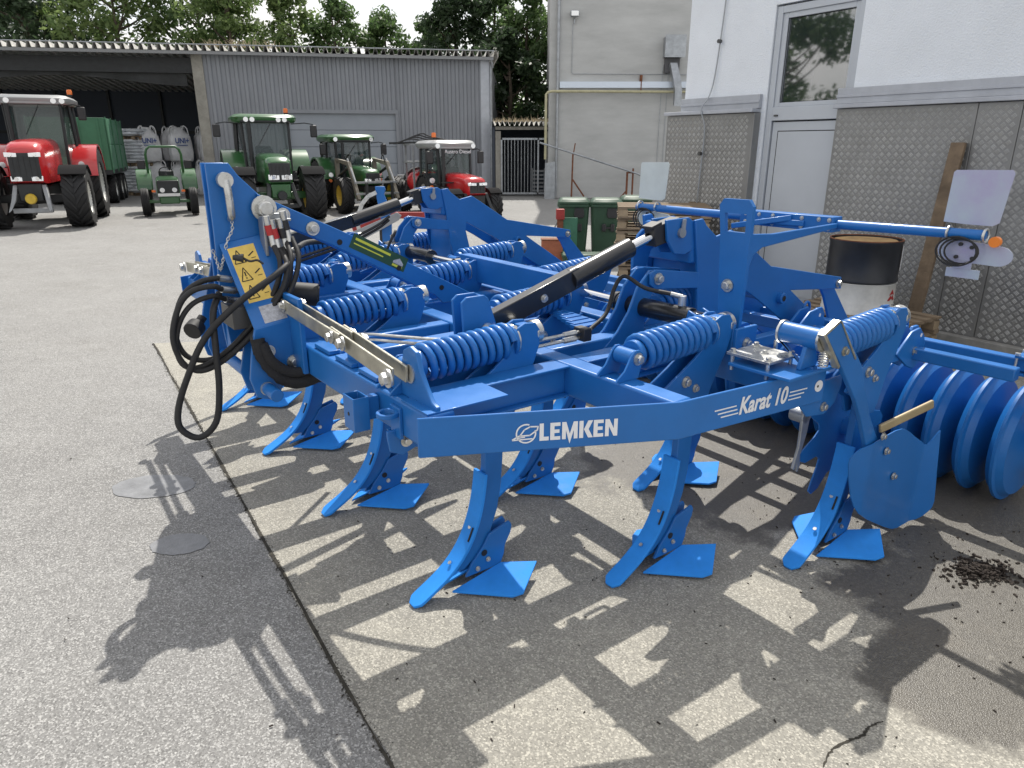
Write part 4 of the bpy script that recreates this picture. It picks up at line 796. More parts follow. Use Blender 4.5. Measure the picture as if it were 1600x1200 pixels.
# fold cylinders across the frame and the bridge between them
m = MB(); m.bx(1.45, 1.53, .74, 1.82, 1.10, 1.27); part(m, 'fold_bridge', 'blue')
for (ya, yb, yr) in ((-.24, .26, .72), (3.02, 2.34, 1.86)):
    m = MB(); m.cyl((1.5, ya, 1.19), (1.5, yb, 1.185), .05, n=24); m.cyl((1.5, yb, 1.185), (1.5, yb + (.03 if yb > ya else -.03), 1.185), .056, n=24); m.beam((1.5, ya, 1.19), (1.5, ya + (-.06 if yb > ya else .06), 1.19), .05, .07); part(m, 'fold_cylinder', 'black_paint')
    m = MB(); m.cyl((1.5, yb, 1.185), (1.5, yr, 1.19), .024, n=16); m.build('piston_rod', 'chrome', CU)
    m = MB(); m.cyl((1.42, yr, 1.19), (1.56, yr, 1.19), .045, n=18); part(m, 'rod_eye', 'black_plastic'); bolt(CU, (1.42, yr, 1.19), (-1, 0, 0), .024)
    m = MB(); yl = ya - .05 if yb > ya else ya + .05; m.prism([(yl - .06, ZT), (yl - .03, 1.22), (yl + .03, 1.24), (yl + .07, ZT)], 'yz', 1.44, 1.455); m.prism([(yl - .06, ZT), (yl - .03, 1.22), (yl + .03, 1.24), (yl + .07, ZT)], 'yz', 1.545, 1.56); part(m, 'cylinder_lug', 'blue')
    m = MB(); s_ = 1 if yb > ya else -1; m.cyl((1.5, ya + .07 * s_, 1.24), (1.5, ya + .07 * s_, 1.29), .02, n=12); m.cyl((1.5, ya + .07 * s_, 1.285), (1.47, ya + .12 * s_, 1.295), .012, n=10); m.build('fitting', 'zinc', CU)
    m = MB(); m.tube([(1.47, ya + .12 * s_, 1.295), (1.42, ya + .25 * s_, 1.31), (1.38, ya + .36 * s_, 1.36), (1.33, ya + .38 * s_, 1.30), (1.26, ya + .36 * s_, 1.18), (1.12, ya + .33 * s_, 1.12)], .011, 8, sm=5); m.build('hose', 'black_rubber', CU, smooth=60, fix=False)
m = MB(); m.bx(1.02, 1.07, .02, .10, 1.085, 1.15); part(m, 'pipe_clamp', 'black_plastic')
for dz in (0, .03): m = MB(); m.tube([(.66, .06, 1.095 + dz), (1.10, .06, 1.10 + dz)], .009, 8); m.cyl((.92, .06, 1.098 + dz), (1.0, .06, 1.099 + dz), .014, n=6); m.build('hydraulic_pipe', 'zinc', CU)
m = MB()
for k in range(7): m.bx(1.22 + k * .012, 1.40 - k * .01, .28 + k * .05, .36 + k * .05, ZT + .002 + k * .004, ZT + .02 + k * .006)
part(m, 'stop_plates', 'blue', bevel=.002)
# hydraulics lines on the far cylinder
for (dz, dy) in ((.0, -.06), (.03, -.07)): m = MB(); m.tube([(.62, 2.9 + dy, 1.16 + dz), (1.0, 2.9 + dy, 1.25 + dz), (1.30, 2.9 + dy, 1.36 + dz), (1.42, 2.9 + dy, 1.43 + dz)], .011, 8, sm=3); m.build('hose', 'black_rubber', CU, fix=False)

# light post and rear light bar ------------------------------------------------
m = MB(); yA, yB = -.445, -.275

m.prism([(-.44, ZT), (-.325, ZT), (-.285, 1.615), (-.455, 1.615)], 'yz', 1.60, 1.622); m.prism([(-.455, 1.615), (-.425, 1.615), (-.425, 1.70), (-.455, 1.70)], 'yz', 1.60, 1.622); m.prism([(-.312, 1.615), (-.284, 1.615), (-.272, 1.70), (-.302, 1.70)], 'yz', 1.60, 1.622)
m.prism([(-.455, 1.70), (-.272, 1.70), (-.268, 1.735), (-.29, 1.765), (-.43, 1.765), (-.455, 1.735)], 'yz', 1.60, 1.622); part(m, 'light_post', 'blue', bevel=0)
m = MB(); m.bx(1.52, 1.54, yA - .03, yB + .06, ZT, 1.20); m.bx(1.52, 1.68, yA - .05, yA - .03, ZT, 1.18); part(m, 'post_foot', 'blue'); bolt(CU, (1.52, -.38, 1.13), (-1, 0, 0), .018); bolt(CU, (1.598, -.36, 1.36), (-1, 0, 0), .022); bolt(CU, (1.60, -.496, 1.10), (0, -1, 0), .02)
m = MB(); m.prism([(1.622, 1.36), (1.632, 1.46), (1.66, 1.51), (1.72, 1.54), (2.36, 1.590), (2.36, 1.615), (1.80, 1.60), (1.622, 1.61)], 'xz', yA, yA + .02); part(m, 'post_arm', 'blue')
LX_ = 2.40
m = MB(); m.bx(LX_ - .045, LX_ + .045, -.42, .16, 1.565, 1.645); part(m, 'light_bar_box', 'blue', bevel=.004)
for y in (-.40, -.34, -.24, -.06, .03, .12):
    for z in (1.583, 1.628): bolt(CU, (LX_ - .046, y, z), (-1, 0, 0), .008)
m = MB(); m.beam((LX_ - .05, -.18, 1.625), (LX_ - .14, .14, 1.56), .03, .03); m.beam((LX_ - .05, -.26, 1.60), (LX_ - .06, .0, 1.595), .02, .03); part(m, 'light_bar_brace', 'blue')
m = MB(); m.cyl((LX_, -.42, 1.605), (LX_, -1.13, 1.615), .024, n=16); part(m, 'light_bar_tube', 'blue'); m = MB(); m.cyl((LX_, .16, 1.605), (LX_, 1.03, 1.605), .024, n=16); part(m, 'light_bar_tube', 'blue')
def lightboard(yc, s_, mat):
    m = MB(); m.prism([(yc - .125, 1.90), (yc + .105, 1.895), (yc + .115, 1.885), (yc + .12, 1.66), (yc + .02, 1.655), (yc - .09, 1.655), (yc - .115, 1.67), (yc - .135, 1.885)], 'yz', LX_ + .028, LX_ + .032); bd = m.build('warning_board', mat, CU)
    for y in (yc - .08, yc + .075): m = MB(); m.tube([(LX_ + .03 * math.cos(a), y, 1.613 + .030 * math.sin(a)) for a in [k * math.pi / 8 for k in range(17)]], .006, 6); m.build('clamp', 'zinc', bd)
    lp = MB(); lp.prism([(yc - .14 + .06 * math.cos(a), 1.525 + .045 * math.sin(a)) for a in [R(90 + k * 18) for k in range(11)]] + [(yc + .07 + .05 * math.cos(a), 1.535 + .05 * math.sin(a)) for a in [R(-90 + k * 18) for k in range(11)]], 'yz', LX_ + .02, LX_ + .025); l_ = lp.build('lamp_plate', mat, CU)
    m = MB(); m.bx(LX_ + .02, LX_ + .025, yc - .04, yc + .04, 1.45, 1.49); m.bx(LX_ + .02, LX_ + .025, yc - .08, yc + .065, 1.41, 1.452); m.build('number_bracket', mat, l_)
    for k in range(3): m = MB(); rr = .058 + k * .006; m.tube([(LX_ - .02 - .004 * k, yc + .01 * k + rr * 1.25 * math.cos(a), 1.535 + rr * .95 * math.sin(a)) for a in [q * math.pi / 12 for q in range(24)]], .0045, 6, closed=True); m.build('cable', 'black_rubber', l_)
    for (a, b) in ((-.03, .02), (.02, .03), (.03, -.03), (-.04, -.03)): m = MB(); m.cyl((LX_ + .018, yc + a, 1.535 + b), (LX_ + .008, yc + a, 1.535 + b), .009, n=10); m.build('screw', 'black_plastic', l_)
    if s_ > 0: m = MB(); m.cyl((LX_ - .012, yc - .125, 1.59), (LX_ + .012, yc - .125, 1.59), .024, n=18); m.build('reflector', 'orange', l_)
lightboard(-1.05, 1, 'white_film'); lightboard(.93, -1, 'white_back')

# ring roller ------------------------------------------------------------------
RX, RR = 3.40, .37
prof = [(.10, -.088), (.125, -.082), (.185, -.056), (.30, -.048), (.322, -.046), (.350, -.015), (.37, -.008), (.37, .008), (.350, .015), (.322, .046), (.30, .048), (.185, .056), (.125, .082), (.10, .088)]
m = MB(); m.lathe(prof, (0, 0, 0), (0, 1, 0), 56); RING = m.build('roller_ring', 'blue', CU, smooth=22); RING.location = (RX, -1.17, RR)
for k in range(1, 30):
    y_ = -1.17 + k * .18
    c = RING.copy(); COL.objects.link(c); c.parent = CU; c.location = (RX, y_, RR)
m = MB(); m.cyl((RX, -1.30, RR), (RX, 4.15, RR), .10, n=24); part(m, 'roller_shaft', 'blue', bevel=0)
for (x_, z_) in ((2.88, .885), (3.12, .885)):
    m = MB(); m.bx(x_ - .035, x_ + .035, -1.235 if x_ < 3 else -1.45, 4.1, z_ - .035, z_ + .035); part(m, 'roller_frame_bar', 'blue', bevel=.008)
for yy in (-1.36, 1.42, 1.52, 4.12):
    m = MB(); m.prism([(2.84, .93), (3.16, .93), (3.30, .60), (3.46, .32), (3.34, .30), (3.05, .78), (2.84, .84)], 'xz', yy - .008, yy + .008); part(m, 'roller_end_plate', 'blue')
for yy in (-.72, -.10, 2.9):
    for o_ in (0, .07):
        m = MB(); m.prism([(2.66, .91), (2.72, .96), (2.80, 1.02), (2.89, 1.03), (2.95, .98), (2.98, .93), (2.96, .83), (2.88, .79), (2.80, .82)], 'xz', yy + o_ - .008, yy + o_ + .008); part(m, 'roller_lug', 'blue')
    m = MB(); m.tube([(2.93 + .035 * math.cos(a), yy + .1, 1.0 + .05 * math.sin(a)) for a in [k * math.pi / 8 for k in range(9)]], .009, 8); part(m, 'lifting_eye', 'blue', bevel=0)
    bolt(CU, (2.86, yy - .009, .90), (0, -1, 0), .018); m = MB(); m.cyl((2.91, yy - .009, .985), (2.91, yy - .0085, .985), .012, n=12); m.build('hole', 'decal_white', CU)
    m = MB(); m.bx(1.66, 2.86, yy + .005, yy + .065, .86, .93); part(m, 'tow_arm', 'blue', bevel=.008)
    m = MB(); m.prism([(2.98, .93), (3.06, .94), (3.10, .98), (3.16, .98), (3.2, .93), (3.17, .85), (2.98, .85)], 'xz', yy + .12, yy + .14); part(m, 'roller_lug', 'blue')
m = MB(); m.bx(3.06, 3.18, -1.30, -1.15, .925, .938); part(m, 'clamp_plate', 'blue', bevel=.002); m = MB(); m.bx(3.06, 3.18, -1.30, -1.15, .832, .845); part(m, 'clamp_plate', 'blue', bevel=.002)
for a in (3.07, 3.17):
    for b in (-1.29, -1.16): m = MB(); m.cyl((a, b, .82), (a, b, .95), .007, n=8); m.cyl((a, b, .938), (a, b, .952), .014, n=6); m.build('clamp_bolt', 'zinc', CU)

# edge disc, deflector and its holder at the near rear corner --------------------
YD = -.955
m = MB(); m.prism([(1.455, 1.265), (1.545, 1.305), (1.575, 1.295), (1.80, 1.07), (1.86, .96), (1.95, .80), (2.13, .57), (2.335, .36), (2.245, .315), (1.99, .60), (1.87, .80), (1.79, .91), (1.60, 1.12)], 'xz', YD - .012, YD + .012); DA = part(m, 'deflector_arm', 'blue', bevel=.004)
m = MB(); m.prism([(1.437, 1.262), (1.452, 1.270), (1.605, 1.100), (1.592, 1.09)], 'xz', YD - .017, YD + .015); m.prism([(1.44, 1.266), (1.548, 1.312), (1.552, 1.300), (1.455, 1.258)], 'xz', YD - .017, YD + .015); m.prism([(1.552, 1.312), (1.566, 1.305), (1.735, 1.115), (1.725, 1.108)], 'xz', YD - .017, YD + .015); m.build('arm_edge', 'zinc_yellow', DA, bevel=.002)
bolt(DA, (1.625, YD - .012, 1.165), (0, -1, 0), .015, mat='zinc_yellow')
for p in ((2.07, .665), (2.135, .57), (2.265, .395)): bolt(DA, (p[0], YD - .036, p[1]), (0, -1, 0), .014)
pd = [(1.926, .627), (2.023, .640), (2.148, .652), (2.297, .648), (2.441, .570), (2.56, .503), (2.60, .483), (2.64, .555), (2.652, .555), (2.671, .349), (2.695, .137), (2.672, .075), (2.61, .030), (2.501, .026), (2.384, .042), (2.175, .149), (1.989, .263), (1.912, .383), (1.867, .553), (1.885, .60)]
pd = [(q.x, q.y) for q in smooth_path([Vector((a, b, 0)) for a, b in pd + pd[:1]], 2)][:-1]; m = MB(); n = len(pd)
def bend(x): return YD - .030 + (0 if x < 2.58 else -(x - 2.58) * .55) + (.0 if x > 2.0 else (2.0 - x) * .25)
NXg = 40; PX0, PX1 = min(p[0] for p in pd) + 1e-4, max(p[0] for p in pd) - 1e-4; gx = [PX0 + (.5 - .5 * math.cos(math.pi * i / NXg)) * (PX1 - PX0) for i in range(NXg + 1)]
def edges_at(x):
    zs = []
    for i in range(n):
        a, b = pd[i], pd[(i + 1) % n]
        if (a[0] - x) * (b[0] - x) <= 0 and abs(a[0] - b[0]) > 1e-9: zs.append(a[1] + (b[1] - a[1]) * (x - a[0]) / (b[0] - a[0]))
    return (min(zs), max(zs)) if zs else (.4, .4)
cols = [(x, *edges_at(x)) for x in gx]; v = []
for x, a, b in cols: v += [(x, bend(x), a), (x, bend(x), b), (x, bend(x) + .006, b), (x, bend(x) + .006, a)]
f = []
for i in range(NXg):
    for k in range(4): f.append((4 * i + k, 4 * i + (k + 1) % 4, 4 * i + 4 + (k + 1) % 4, 4 * i + 4 + k))
f += [(0, 1, 2, 3), (4 * NXg + 3, 4 * NXg + 2, 4 * NXg + 1, 4 * NXg)]
m.add(v, f); m.build('deflector_paddle', 'blue', CU, smooth=50)
m = MB(); m.cyl((1.505, -.74, 1.225), (1.505, YD + .02, 1.225), .046, n=24); part(m, 'pivot_tube', 'blue')
m = MB(); m.cyl((1.505, -.748, 1.225), (1.505, -.738, 1.225), .052, n=24); m.cyl((1.505, YD + .018, 1.225), (1.505, YD + .028, 1.225), .052, n=24); m.build('collar', 'zinc', CU)
m = MB(); m.prism([(1.47, 1.19), (1.54, 1.19), (1.57, 1.10), (1.56, ZT + .03), (1.44, ZT + .03), (1.44, 1.10)], 'xz', -.885, -.865); m.prism([(-.90, ZT + .032), (-.90, 1.07), (-.75, 1.19), (-.72, 1.19), (-.86, ZT + .032)], 'yz', 1.49, 1.51); part(m, 'pivot_support', 'blue')
m = MB(); m.bx(1.30, 1.64, -.93, -.62, ZT + .014, ZT + .030); part(m, 'holder_plate', 'blue')
m = MB(); m.bx(1.31, 1.52, -.82, -.60, ZT + .060, ZT + .073); part(m, 'clamp_plate', 'zinc', bevel=.002)
for a in (1.33, 1.50):
    for b in (-.80, -.62): m = MB(); m.cyl((a, b, ZT - .01), (a, b, ZT + .06), .009, n=8); m.build('stud', 'zinc', CU); bolt(CU, (a, b, ZT + .073), (0, 0, 1), .013)
bolt(CU, (1.42, -.72, ZT + .073), (0, 0, 1), .012); m = MB(); m.cyl((1.56, -.68, ZT + .03), (1.56, -.68, ZT + .10), .010, n=8); m.build('stud', 'zinc', CU)
sg = MB(); sg.tube([(1.535 + .02 * math.cos(i * .7), -.93 + .02 * math.sin(i * .7), 1.10 + i * .0012) for i in range(75)], .003, 5); sg.build('small_spring', 'zinc', CU)
m = MB(); N_ = 9; pts = []
for k in range(N_):
    a0 = 2 * math.pi * k / N_
    for da, rr in ((0, .37), (.10, .27), (.22, .255), (.34, .29), (.44, .36), (.50, .415), (.60, .415)): pts.append((rr * math.cos(a0 + da), rr * math.sin(a0 + da)))
SDc = (2.27, .58)
m.prism([(SDc[0] + a, SDc[1] + b) for a, b in pts], 'xz', -.700, -.692); SD_ = part(m, 'star_disc', 'blue', bevel=.0015)
m = MB(); m.cyl((SDc[0], -.76, SDc[1]), (SDc[0], -.60, SDc[1]), .05, n=18); part(m, 'disc_hub', 'blue', SD_)
m = MB(); m.beam((SDc[0] - .02, -.66, SDc[1]), (1.75, -.68, 1.0), .05, .03); part(m, 'disc_arm', 'blue')
m = MB(); m.beam((2.06, YD - .02, .70), (2.40, YD - .10, .78), .018, .045); part(m, 'hand_lever', 'lever_tan', bevel=.006)
m = MB(); m.prism([(1.50, .915), (1.58, .84), (1.72, .82), (1.80, .86), (1.84, .93), (1.84, .99), (1.5, .99)], 'xz', -.868, -.855); part(m, 'corner_bracket', 'blue'); bolt(CU, (1.70, -.869, .865), (0, -1, 0), .016)
sk = MB(); sk.cyl((1.88, -.62, .72), (1.88, -.70, .72), .04, n=16); sk.prism([(1.84, .80), (1.92, .80), (1.90, .62), (1.87, .52), (1.88, .45), (1.86, .42), (1.845, .47), (1.83, .44), (1.815, .45), (1.845, .56), (1.845, .66)], 'xz', -.70, -.685); sk.build('scraper', 'galv', CU, bevel=.003)
# ------------------------------------------------------------------ tractors; local x = forwards, origin on the ground below the rear axle
WHEELS = {}
def wheel(Rr, w, rim, nl, par, loc, rimmat, side, ribbed=False):
    key = (Rr, w, rim, nl, rimmat, ribbed)
    if key not in WHEELS:
        m = MB(); h = w / 2
        m.lathe([(rim, -h * .80), (rim * 1.06, -h * .95), ((Rr + rim) / 2, -h), (Rr * .90, -h * .97), (Rr * .93, -h * .80), (Rr * .94, 0), (Rr * .93, h * .80), (Rr * .90, h * .97), ((Rr + rim) / 2, h), (rim * 1.06, h * .95), (rim, h * .80)], (0, 0, 0), (0, 1, 0), 44, closed=True)
        if ribbed:
            for k in (-.6, -.2, .2, .6): m.lathe([(Rr * .96, (k - .12) * h), (Rr, (k - .10) * h), (Rr, (k + .10) * h), (Rr * .96, (k + .12) * h)], (0, 0, 0), (0, 1, 0), 44)
        else:
            for s in (-1, 1):
                for i in range(nl):
                    a0 = 2 * math.pi * (i + (.5 if s > 0 else 0)) / nl; da = 2 * math.pi / nl; v = []
                    for (t, y) in ((0, .02), (.55, .5), (1.0, .98)):
                        a = a0 + t * da * 1.25
                        for (rr, wa) in ((Rr * .91, .20), (Rr * 1.0 - (.012 * Rr if t == 1 else 0), .14)):
                            for e in (-1, 1): b = a + e * wa * da; v.append((rr * math.cos(b), s * y * h, rr * math.sin(b)))
                    f = []
                    for q in range(2): o = q * 4; f += [(o, o + 1, o + 5, o + 4), (o + 2, o + 3, o + 7, o + 6), (o, o + 2, o + 6, o + 4), (o + 1, o + 3, o + 7, o + 5)]
                    f += [(0, 1, 3, 2), (8, 9, 11, 10)]; m.add(v, f)
        t = m.build('tyre', 'tyre', None, smooth=40)
        r = MB(); r.lathe([(rim * 1.03, h * .86), (rim, h * .80), (rim * .92, h * .55), (rim * .85, h * .25), (rim * .45, h * .22), (rim * .38, h * .45), (.001, h * .45)], (0, 0, 0), (0, 1, 0), 32); r.lathe([(rim * .97, -h * .8), (rim * .9, 0), (.001, 0)], (0, 0, 0), (0, 1, 0), 32)
        ri = r.build('rim', rimmat, None, smooth=40); WHEELS[key] = (t.data, ri.data); bpy.data.objects.remove(t); bpy.data.objects.remove(ri)
    td, rd = WHEELS[key]
    o = bpy.data.objects.new('wheel', td); COL.objects.link(o); o.parent = par; o.location = loc; o.rotation_euler = (0, random.Random(str(loc)).random() * 6, 0 if side > 0 else math.pi)
    r = bpy.data.objects.new('rim', rd); COL.objects.link(r); r.parent = o
    return o
def hoodring(x, hw, z0, z1, r=.5):
    pts = [(x, -hw, z0)]
    for k in range(9):
        a = math.pi - k * math.pi / 8; pts.append((x, hw * math.copysign(abs(math.cos(a)) ** r, math.cos(a)), z0 + (z1 - z0) * (.55 + .45 * math.sin(a) ** r)))
    pts.append((x, hw, z0)); return pts
def tractor(label, loc, fwd, P):
    t = thing('tractor', label, 'tractor', loc, math.atan2(fwd[1], fwd[0]), 'tractors parked in front of the hall')
    wb, col = P['wb'], P['col']; tr, tf = P['tr'], P['tf']
    for s in (-1, 1):
        wheel(P['Rr'], P['wr'], P['Rr'] * .56, 18, t, (0, s * tr, P['Rr']), P['rim'], s); wheel(P['Rf'], P['wf'], P['Rf'] * .55, P.get('nlf', 16), t, (wb, s * tf, P['Rf']), P['rim'], s, P.get('ribbed', False))
    zc = P['Rf']
    m = MB(); m.bx(-.3, wb + .25, -.24, .24, zc - .12, zc + .28); m.build('chassis', P.get('chs', 'tr_dark'), t, bevel=.03)
    m = MB(); m.cyl((0, -tr, P['Rr']), (0, tr, P['Rr']), .14, n=14); m.build('rear_axle', 'tr_dark', t)
    m = MB(); m.loft([[(wb - .1, -tf + P['wf'] * .3, zc - .09), (wb + .1, -tf + P['wf'] * .3, zc - .09), (wb + .1, -tf + P['wf'] * .3, zc + .09), (wb - .1, -tf + P['wf'] * .3, zc + .09)], [(wb - .14, 0, zc - .14), (wb + .14, 0, zc - .14), (wb + .14, 0, zc + .10), (wb - .14, 0, zc + .10)], [(wb - .1, tf - P['wf'] * .3, zc - .09), (wb + .1, tf - P['wf'] * .3, zc - .09), (wb + .1, tf - P['wf'] * .3, zc + .09), (wb - .1, tf - P['wf'] * .3, zc + .09)]]); m.build('front_axle', P.get('axle', 'tr_dark'), t, bevel=.02)
    # bonnet
    x0, x1, hw, hz0, hz1 = P['hood']; L = x1 - x0; nz_ = P.get('nose', .16)
    rings = [hoodring(x0, hw * 1.05, hz0, hz1), hoodring(x0 + L * .5, hw, hz0, hz1 - .03), hoodring(x1 - L * .18, hw * .96, hz0, hz1 - .08), hoodring(x1 - L * .05, hw * .88, hz0, hz1 - nz_), hoodring(x1, hw * .74, hz0 + .05, hz1 - nz_ * 1.8)]
    m = MB(); m.loft(rings); hd = m.build('bonnet', col, t, smooth=45)
    gw, gz0, gz1 = hw * .72, hz0 + .06, hz1 - nz_ * 2.1
    m = MB(); m.loft([[(x1 - .10, -gw * 1.1, gz0), (x1 - .10, gw * 1.1, gz0), (x1 - .10, gw * 1.1, gz1), (x1 - .10, -gw * 1.1, gz1)], [(x1 + .025, -gw, gz0), (x1 + .025, gw, gz0), (x1 + .01, gw, gz1), (x1 + .01, -gw, gz1)]]); g_ = m.build('grille', 'tr_dark', t, bevel=.015)
    for k in range(5): m = MB(); y = -gw * .75 + k * gw * .375; m.bx(x1 + .012, x1 + .03, y - .008, y + .008, gz0 + .06, gz1 - .08); m.build('grille_bar', 'black_plastic', g_)
    for (ly, lz, lw, lh) in P['lights']:
        for s in (-1, 1):
            m = MB(); m.loft([[(x1 - .02, s * (ly - lw), lz - lh), (x1 - .02, s * (ly + lw), lz - lh), (x1 - .02, s * (ly + lw), lz + lh), (x1 - .02, s * (ly - lw), lz + lh * .7)], [(x1 + .035, s * (ly - lw), lz - lh), (x1 + .025, s * (ly + lw), lz - lh), (x1 + .015, s * (ly + lw), lz + lh), (x1 + .03, s * (ly - lw), lz + lh * .7)]]); h_ = m.build('headlight', 'lamp', t, bevel=.008)
            m = MB(); m.cyl((x1 + .03, s * ly, lz), (x1 + .045, s * ly, lz), min(lw, lh) * .7, n=12); m.build('bulb', 'chrome', h_)
    # rear mudguards
    for s in (-1, 1):
        m = MB(); v = []; N = 12; R_ = P['Rr'] * 1.07; y0, y1 = s * (tr - P['wr'] * .62), s * (tr + P['wr'] * .52)
        for i in range(N + 1):
            a = R(12 + i * 150 / N)
            for (rr, y) in ((R_, y0), (R_, y1), (R_ - .05, y1), (R_ - .03, y0)): v.append((rr * math.cos(a), y, P['Rr'] + rr * math.sin(a)))
        f = []
        for i in range(N):
            for k in range(4): f.append((4 * i + k, 4 * i + (k + 1) % 4, 4 * i + 4 + (k + 1) % 4, 4 * i + 4 + k))
        f += [(0, 1, 2, 3), (4 * N + 3, 4 * N + 2, 4 * N + 1, 4 * N)]; m.add(v, f)
        m.prism([(R_ * math.cos(R(12 + i * 15)), P['Rr'] + R_ * math.sin(R(12 + i * 15))) for i in range(11)], 'xz', y0 - s * .0, y0 - s * .04); m.build('rear_mudguard', P.get('fend', col), t, smooth=40)
        if P.get('ffend'):
            m = MB(); v = []; R_ = P['Rf'] * 1.09
            for i in range(9):
                a = R(48 + i * 90 / 8)
                for (rr, y) in ((R_, tf - P['wf'] * .55), (R_, tf + P['wf'] * .55), (R_ - .025, tf + P['wf'] * .55), (R_ - .025, tf - P['wf'] * .55)): v.append((wb + rr * math.cos(a), s * y, P['Rf'] + rr * math.sin(a)))
            f = []
            for i in range(8):
                for k in range(4): f.append((4 * i + k, 4 * i + (k + 1) % 4, 4 * i + 4 + (k + 1) % 4, 4 * i + 4 + k))
            m.add(v, f + [(0, 1, 2, 3), (35, 34, 33, 32)]); ff = m.build('front_mudguard', 'mudguard', t, smooth=40)
            m = MB(); m.beam((wb, s * (tf - P['wf'] * .4), P['Rf']), (wb - .1, s * (tf - P['wf'] * .5), P['Rf'] * 2.0), .04, .05); m.build('mudguard_stay', 'tr_dark', ff)
    if P.get('cab'):
        cx0, cx1, cw, cz0, cz1, rw = P['cab']; zr = cz1 - .22
        fb, ft, rb, rt = cx1, cx1 - .10, cx0, cx0 - .05; wt = cw * .93
        pm = MB()
        for s in (-1, 1):
            for a in (((fb, s * cw * .80, cz0), (ft, s * wt * .90, zr)), ((rb, s * cw, cz0), (rt, s * wt, zr)), (((fb + rb) / 2 - .1, s * cw * 1.02, cz0), ((ft + rt) / 2 - .1, s * wt, zr))):
                q = MB(); q.beam(a[0], a[1], .065, .075); q.build('cab_post', 'tr_dark', t, bevel=.015)
        q = MB(); q.bx(rb, fb, -cw, cw, cz0 - .28, cz0 + .02); q.build('cab_floor', 'tr_dark', t, bevel=.03)
        q = MB(); q.add([(fb + .005, -cw * .79, cz0), (fb + .005, cw * .79, cz0), (ft, wt * .88, zr), (ft, -wt * .88, zr)], [(0, 1, 2, 3)]); q.build('windscreen', 'cab_glass', t, smooth=0)
        q = MB(); q.add([(rb, -cw, cz0 + .3), (rb, cw, cz0 + .3), (rt, wt, zr), (rt, -wt, zr)], [(0, 1, 2, 3)]); q.build('rear_window', 'cab_glass', t, smooth=0)
        for s in (-1, 1): q = MB(); q.add([(fb, s * cw * .81, cz0), (rb, s * cw * 1.0, cz0), (rt, s * wt, zr), (ft, s * wt * .91, zr)], [(0, 1, 2, 3)]); q.build('door_window', 'cab_glass', t, smooth=0)
        def rr_(z, e): return [(ft + .12 + e, -rw * .82 - e, z), (ft + .12 + e, rw * .82 + e, z), (ft - .05, rw + e, z), (rt - .05 - e, rw + e, z), (rt - .12 - e, rw * .85, z), (rt - .12 - e, -rw * .85, z), (rt - .05 - e, -rw - e, z), (ft - .05, -rw - e, z)]
        q = MB(); q.loft([rr_(zr - .02, -.04), rr_(zr + .04, .02), rr_(zr + .13, .03), rr_(zr + .20, -.05), rr_(zr + .22, -.22)]); rf_ = q.build('roof', P['roof'], t, smooth=50)
        for ly in P['worklights']:
            for s in (-1, 1): q = MB(); q.cyl((ft + .08, s * ly * rw, zr + .06), (ft + .165, s * ly * rw, zr + .06), .062, .068, n=14); q.build('work_light', 'lamp', rf_)
        q = MB(); q.bx(ft + .05, ft + .14, -rw * .8, rw * .8, zr - .02, zr + .12); q.build('roof_visor', P.get('visor', 'tr_dark'), rf_, bevel=.02)
        for s in (-1, 1):
            e = P['mirror']; q = MB(); q.tube([(ft, s * wt, zr - .05), (ft + .12, s * (wt + e * .6), zr - .02), (ft + .14, s * (wt + e), zr - .06)], .016, 6); mr_ = q.build('mirror_arm', 'tr_dark', t); q = MB(); q.bx(ft + .10, ft + .17, s * (wt + e) - .10, s * (wt + e) + .10, zr - .42, zr - .08); q.build('mirror', 'black_plastic', mr_, bevel=.03)
        if P.get('beacon'):
            s = P['beacon']; q = MB(); q.cyl((rt + .3, s * rw * .9, zr + .1), (rt + .3, s * rw * .9, zr + .26), .02, n=8); q.cyl((rt + .3, s * rw * .9, zr + .26), (rt + .3, s * rw * .9, zr + .30), .06, n=14); bs = q.build('beacon_stem', 'tr_dark', rf_) ; q = MB(); q.lathe([(.068, 0), (.068, .10), (.05, .13), (.001, .135)], (rt + .3, s * rw * .9, zr + .30), (0, 0, 1), 16); q.build('beacon', 'amber', t)
        q = MB(); q.bx(rb + .35, rb + .75, -.26, .26, cz0, cz0 + .2); q.bx(rb + .28, rb + .38, -.24, .24, cz0 + .2, cz0 + .75); q.build('seat', 'tr_dark', t, bevel=.05)
        q = MB(); q.loft([[(fb - .42, -.20, cz0), (fb - .42, .20, cz0), (fb - .38, .16, cz0 + .42), (fb - .38, -.16, cz0 + .42)], [(fb - .12, -.24, cz0), (fb - .12, .24, cz0), (fb - .2, .2, cz0 + .48), (fb - .2, -.2, cz0 + .48)]]); q.build('dashboard', 'tr_dark', t, bevel=.04)
        q = MB(); cs = Vector((fb - .45, 0, cz0 + .55)); q.tube([cs + Vector((.10 * math.sin(a), .19 * math.cos(a), .16 * math.sin(a))) for a in [k * math.pi / 10 for k in range(20)]], .016, 6, closed=True); q.build('steering_wheel', 'black_plastic', t)
        q = MB(); q.beam((ft + .01, .15, zr - .03), (fb - .03 + .03, -.25, (cz0 + zr) / 2 + .05), .02, .012); q.build('wiper', 'black_plastic', t)
        for s in (-1, 1):
            q = MB(); q.cyl((fb + .02, s * (cw + .14), cz0 + .12), (fb + .08, s * (cw + .14), cz0 + .12), .075, n=14); q.build('work_light', 'lamp', t); q = MB(); q.beam((fb - .02, s * cw * .8, cz0 + .02), (fb + .03, s * (cw + .14), cz0 + .06), .03, .03); q.build('light_arm', 'tr_dark', t)
            q = MB(); q.cyl((fb + .02, s * (cw + .16), cz0 - .06), (fb + .08, s * (cw + .16), cz0 - .06), .05, n=12); q.build('indicator', 'amber', t)
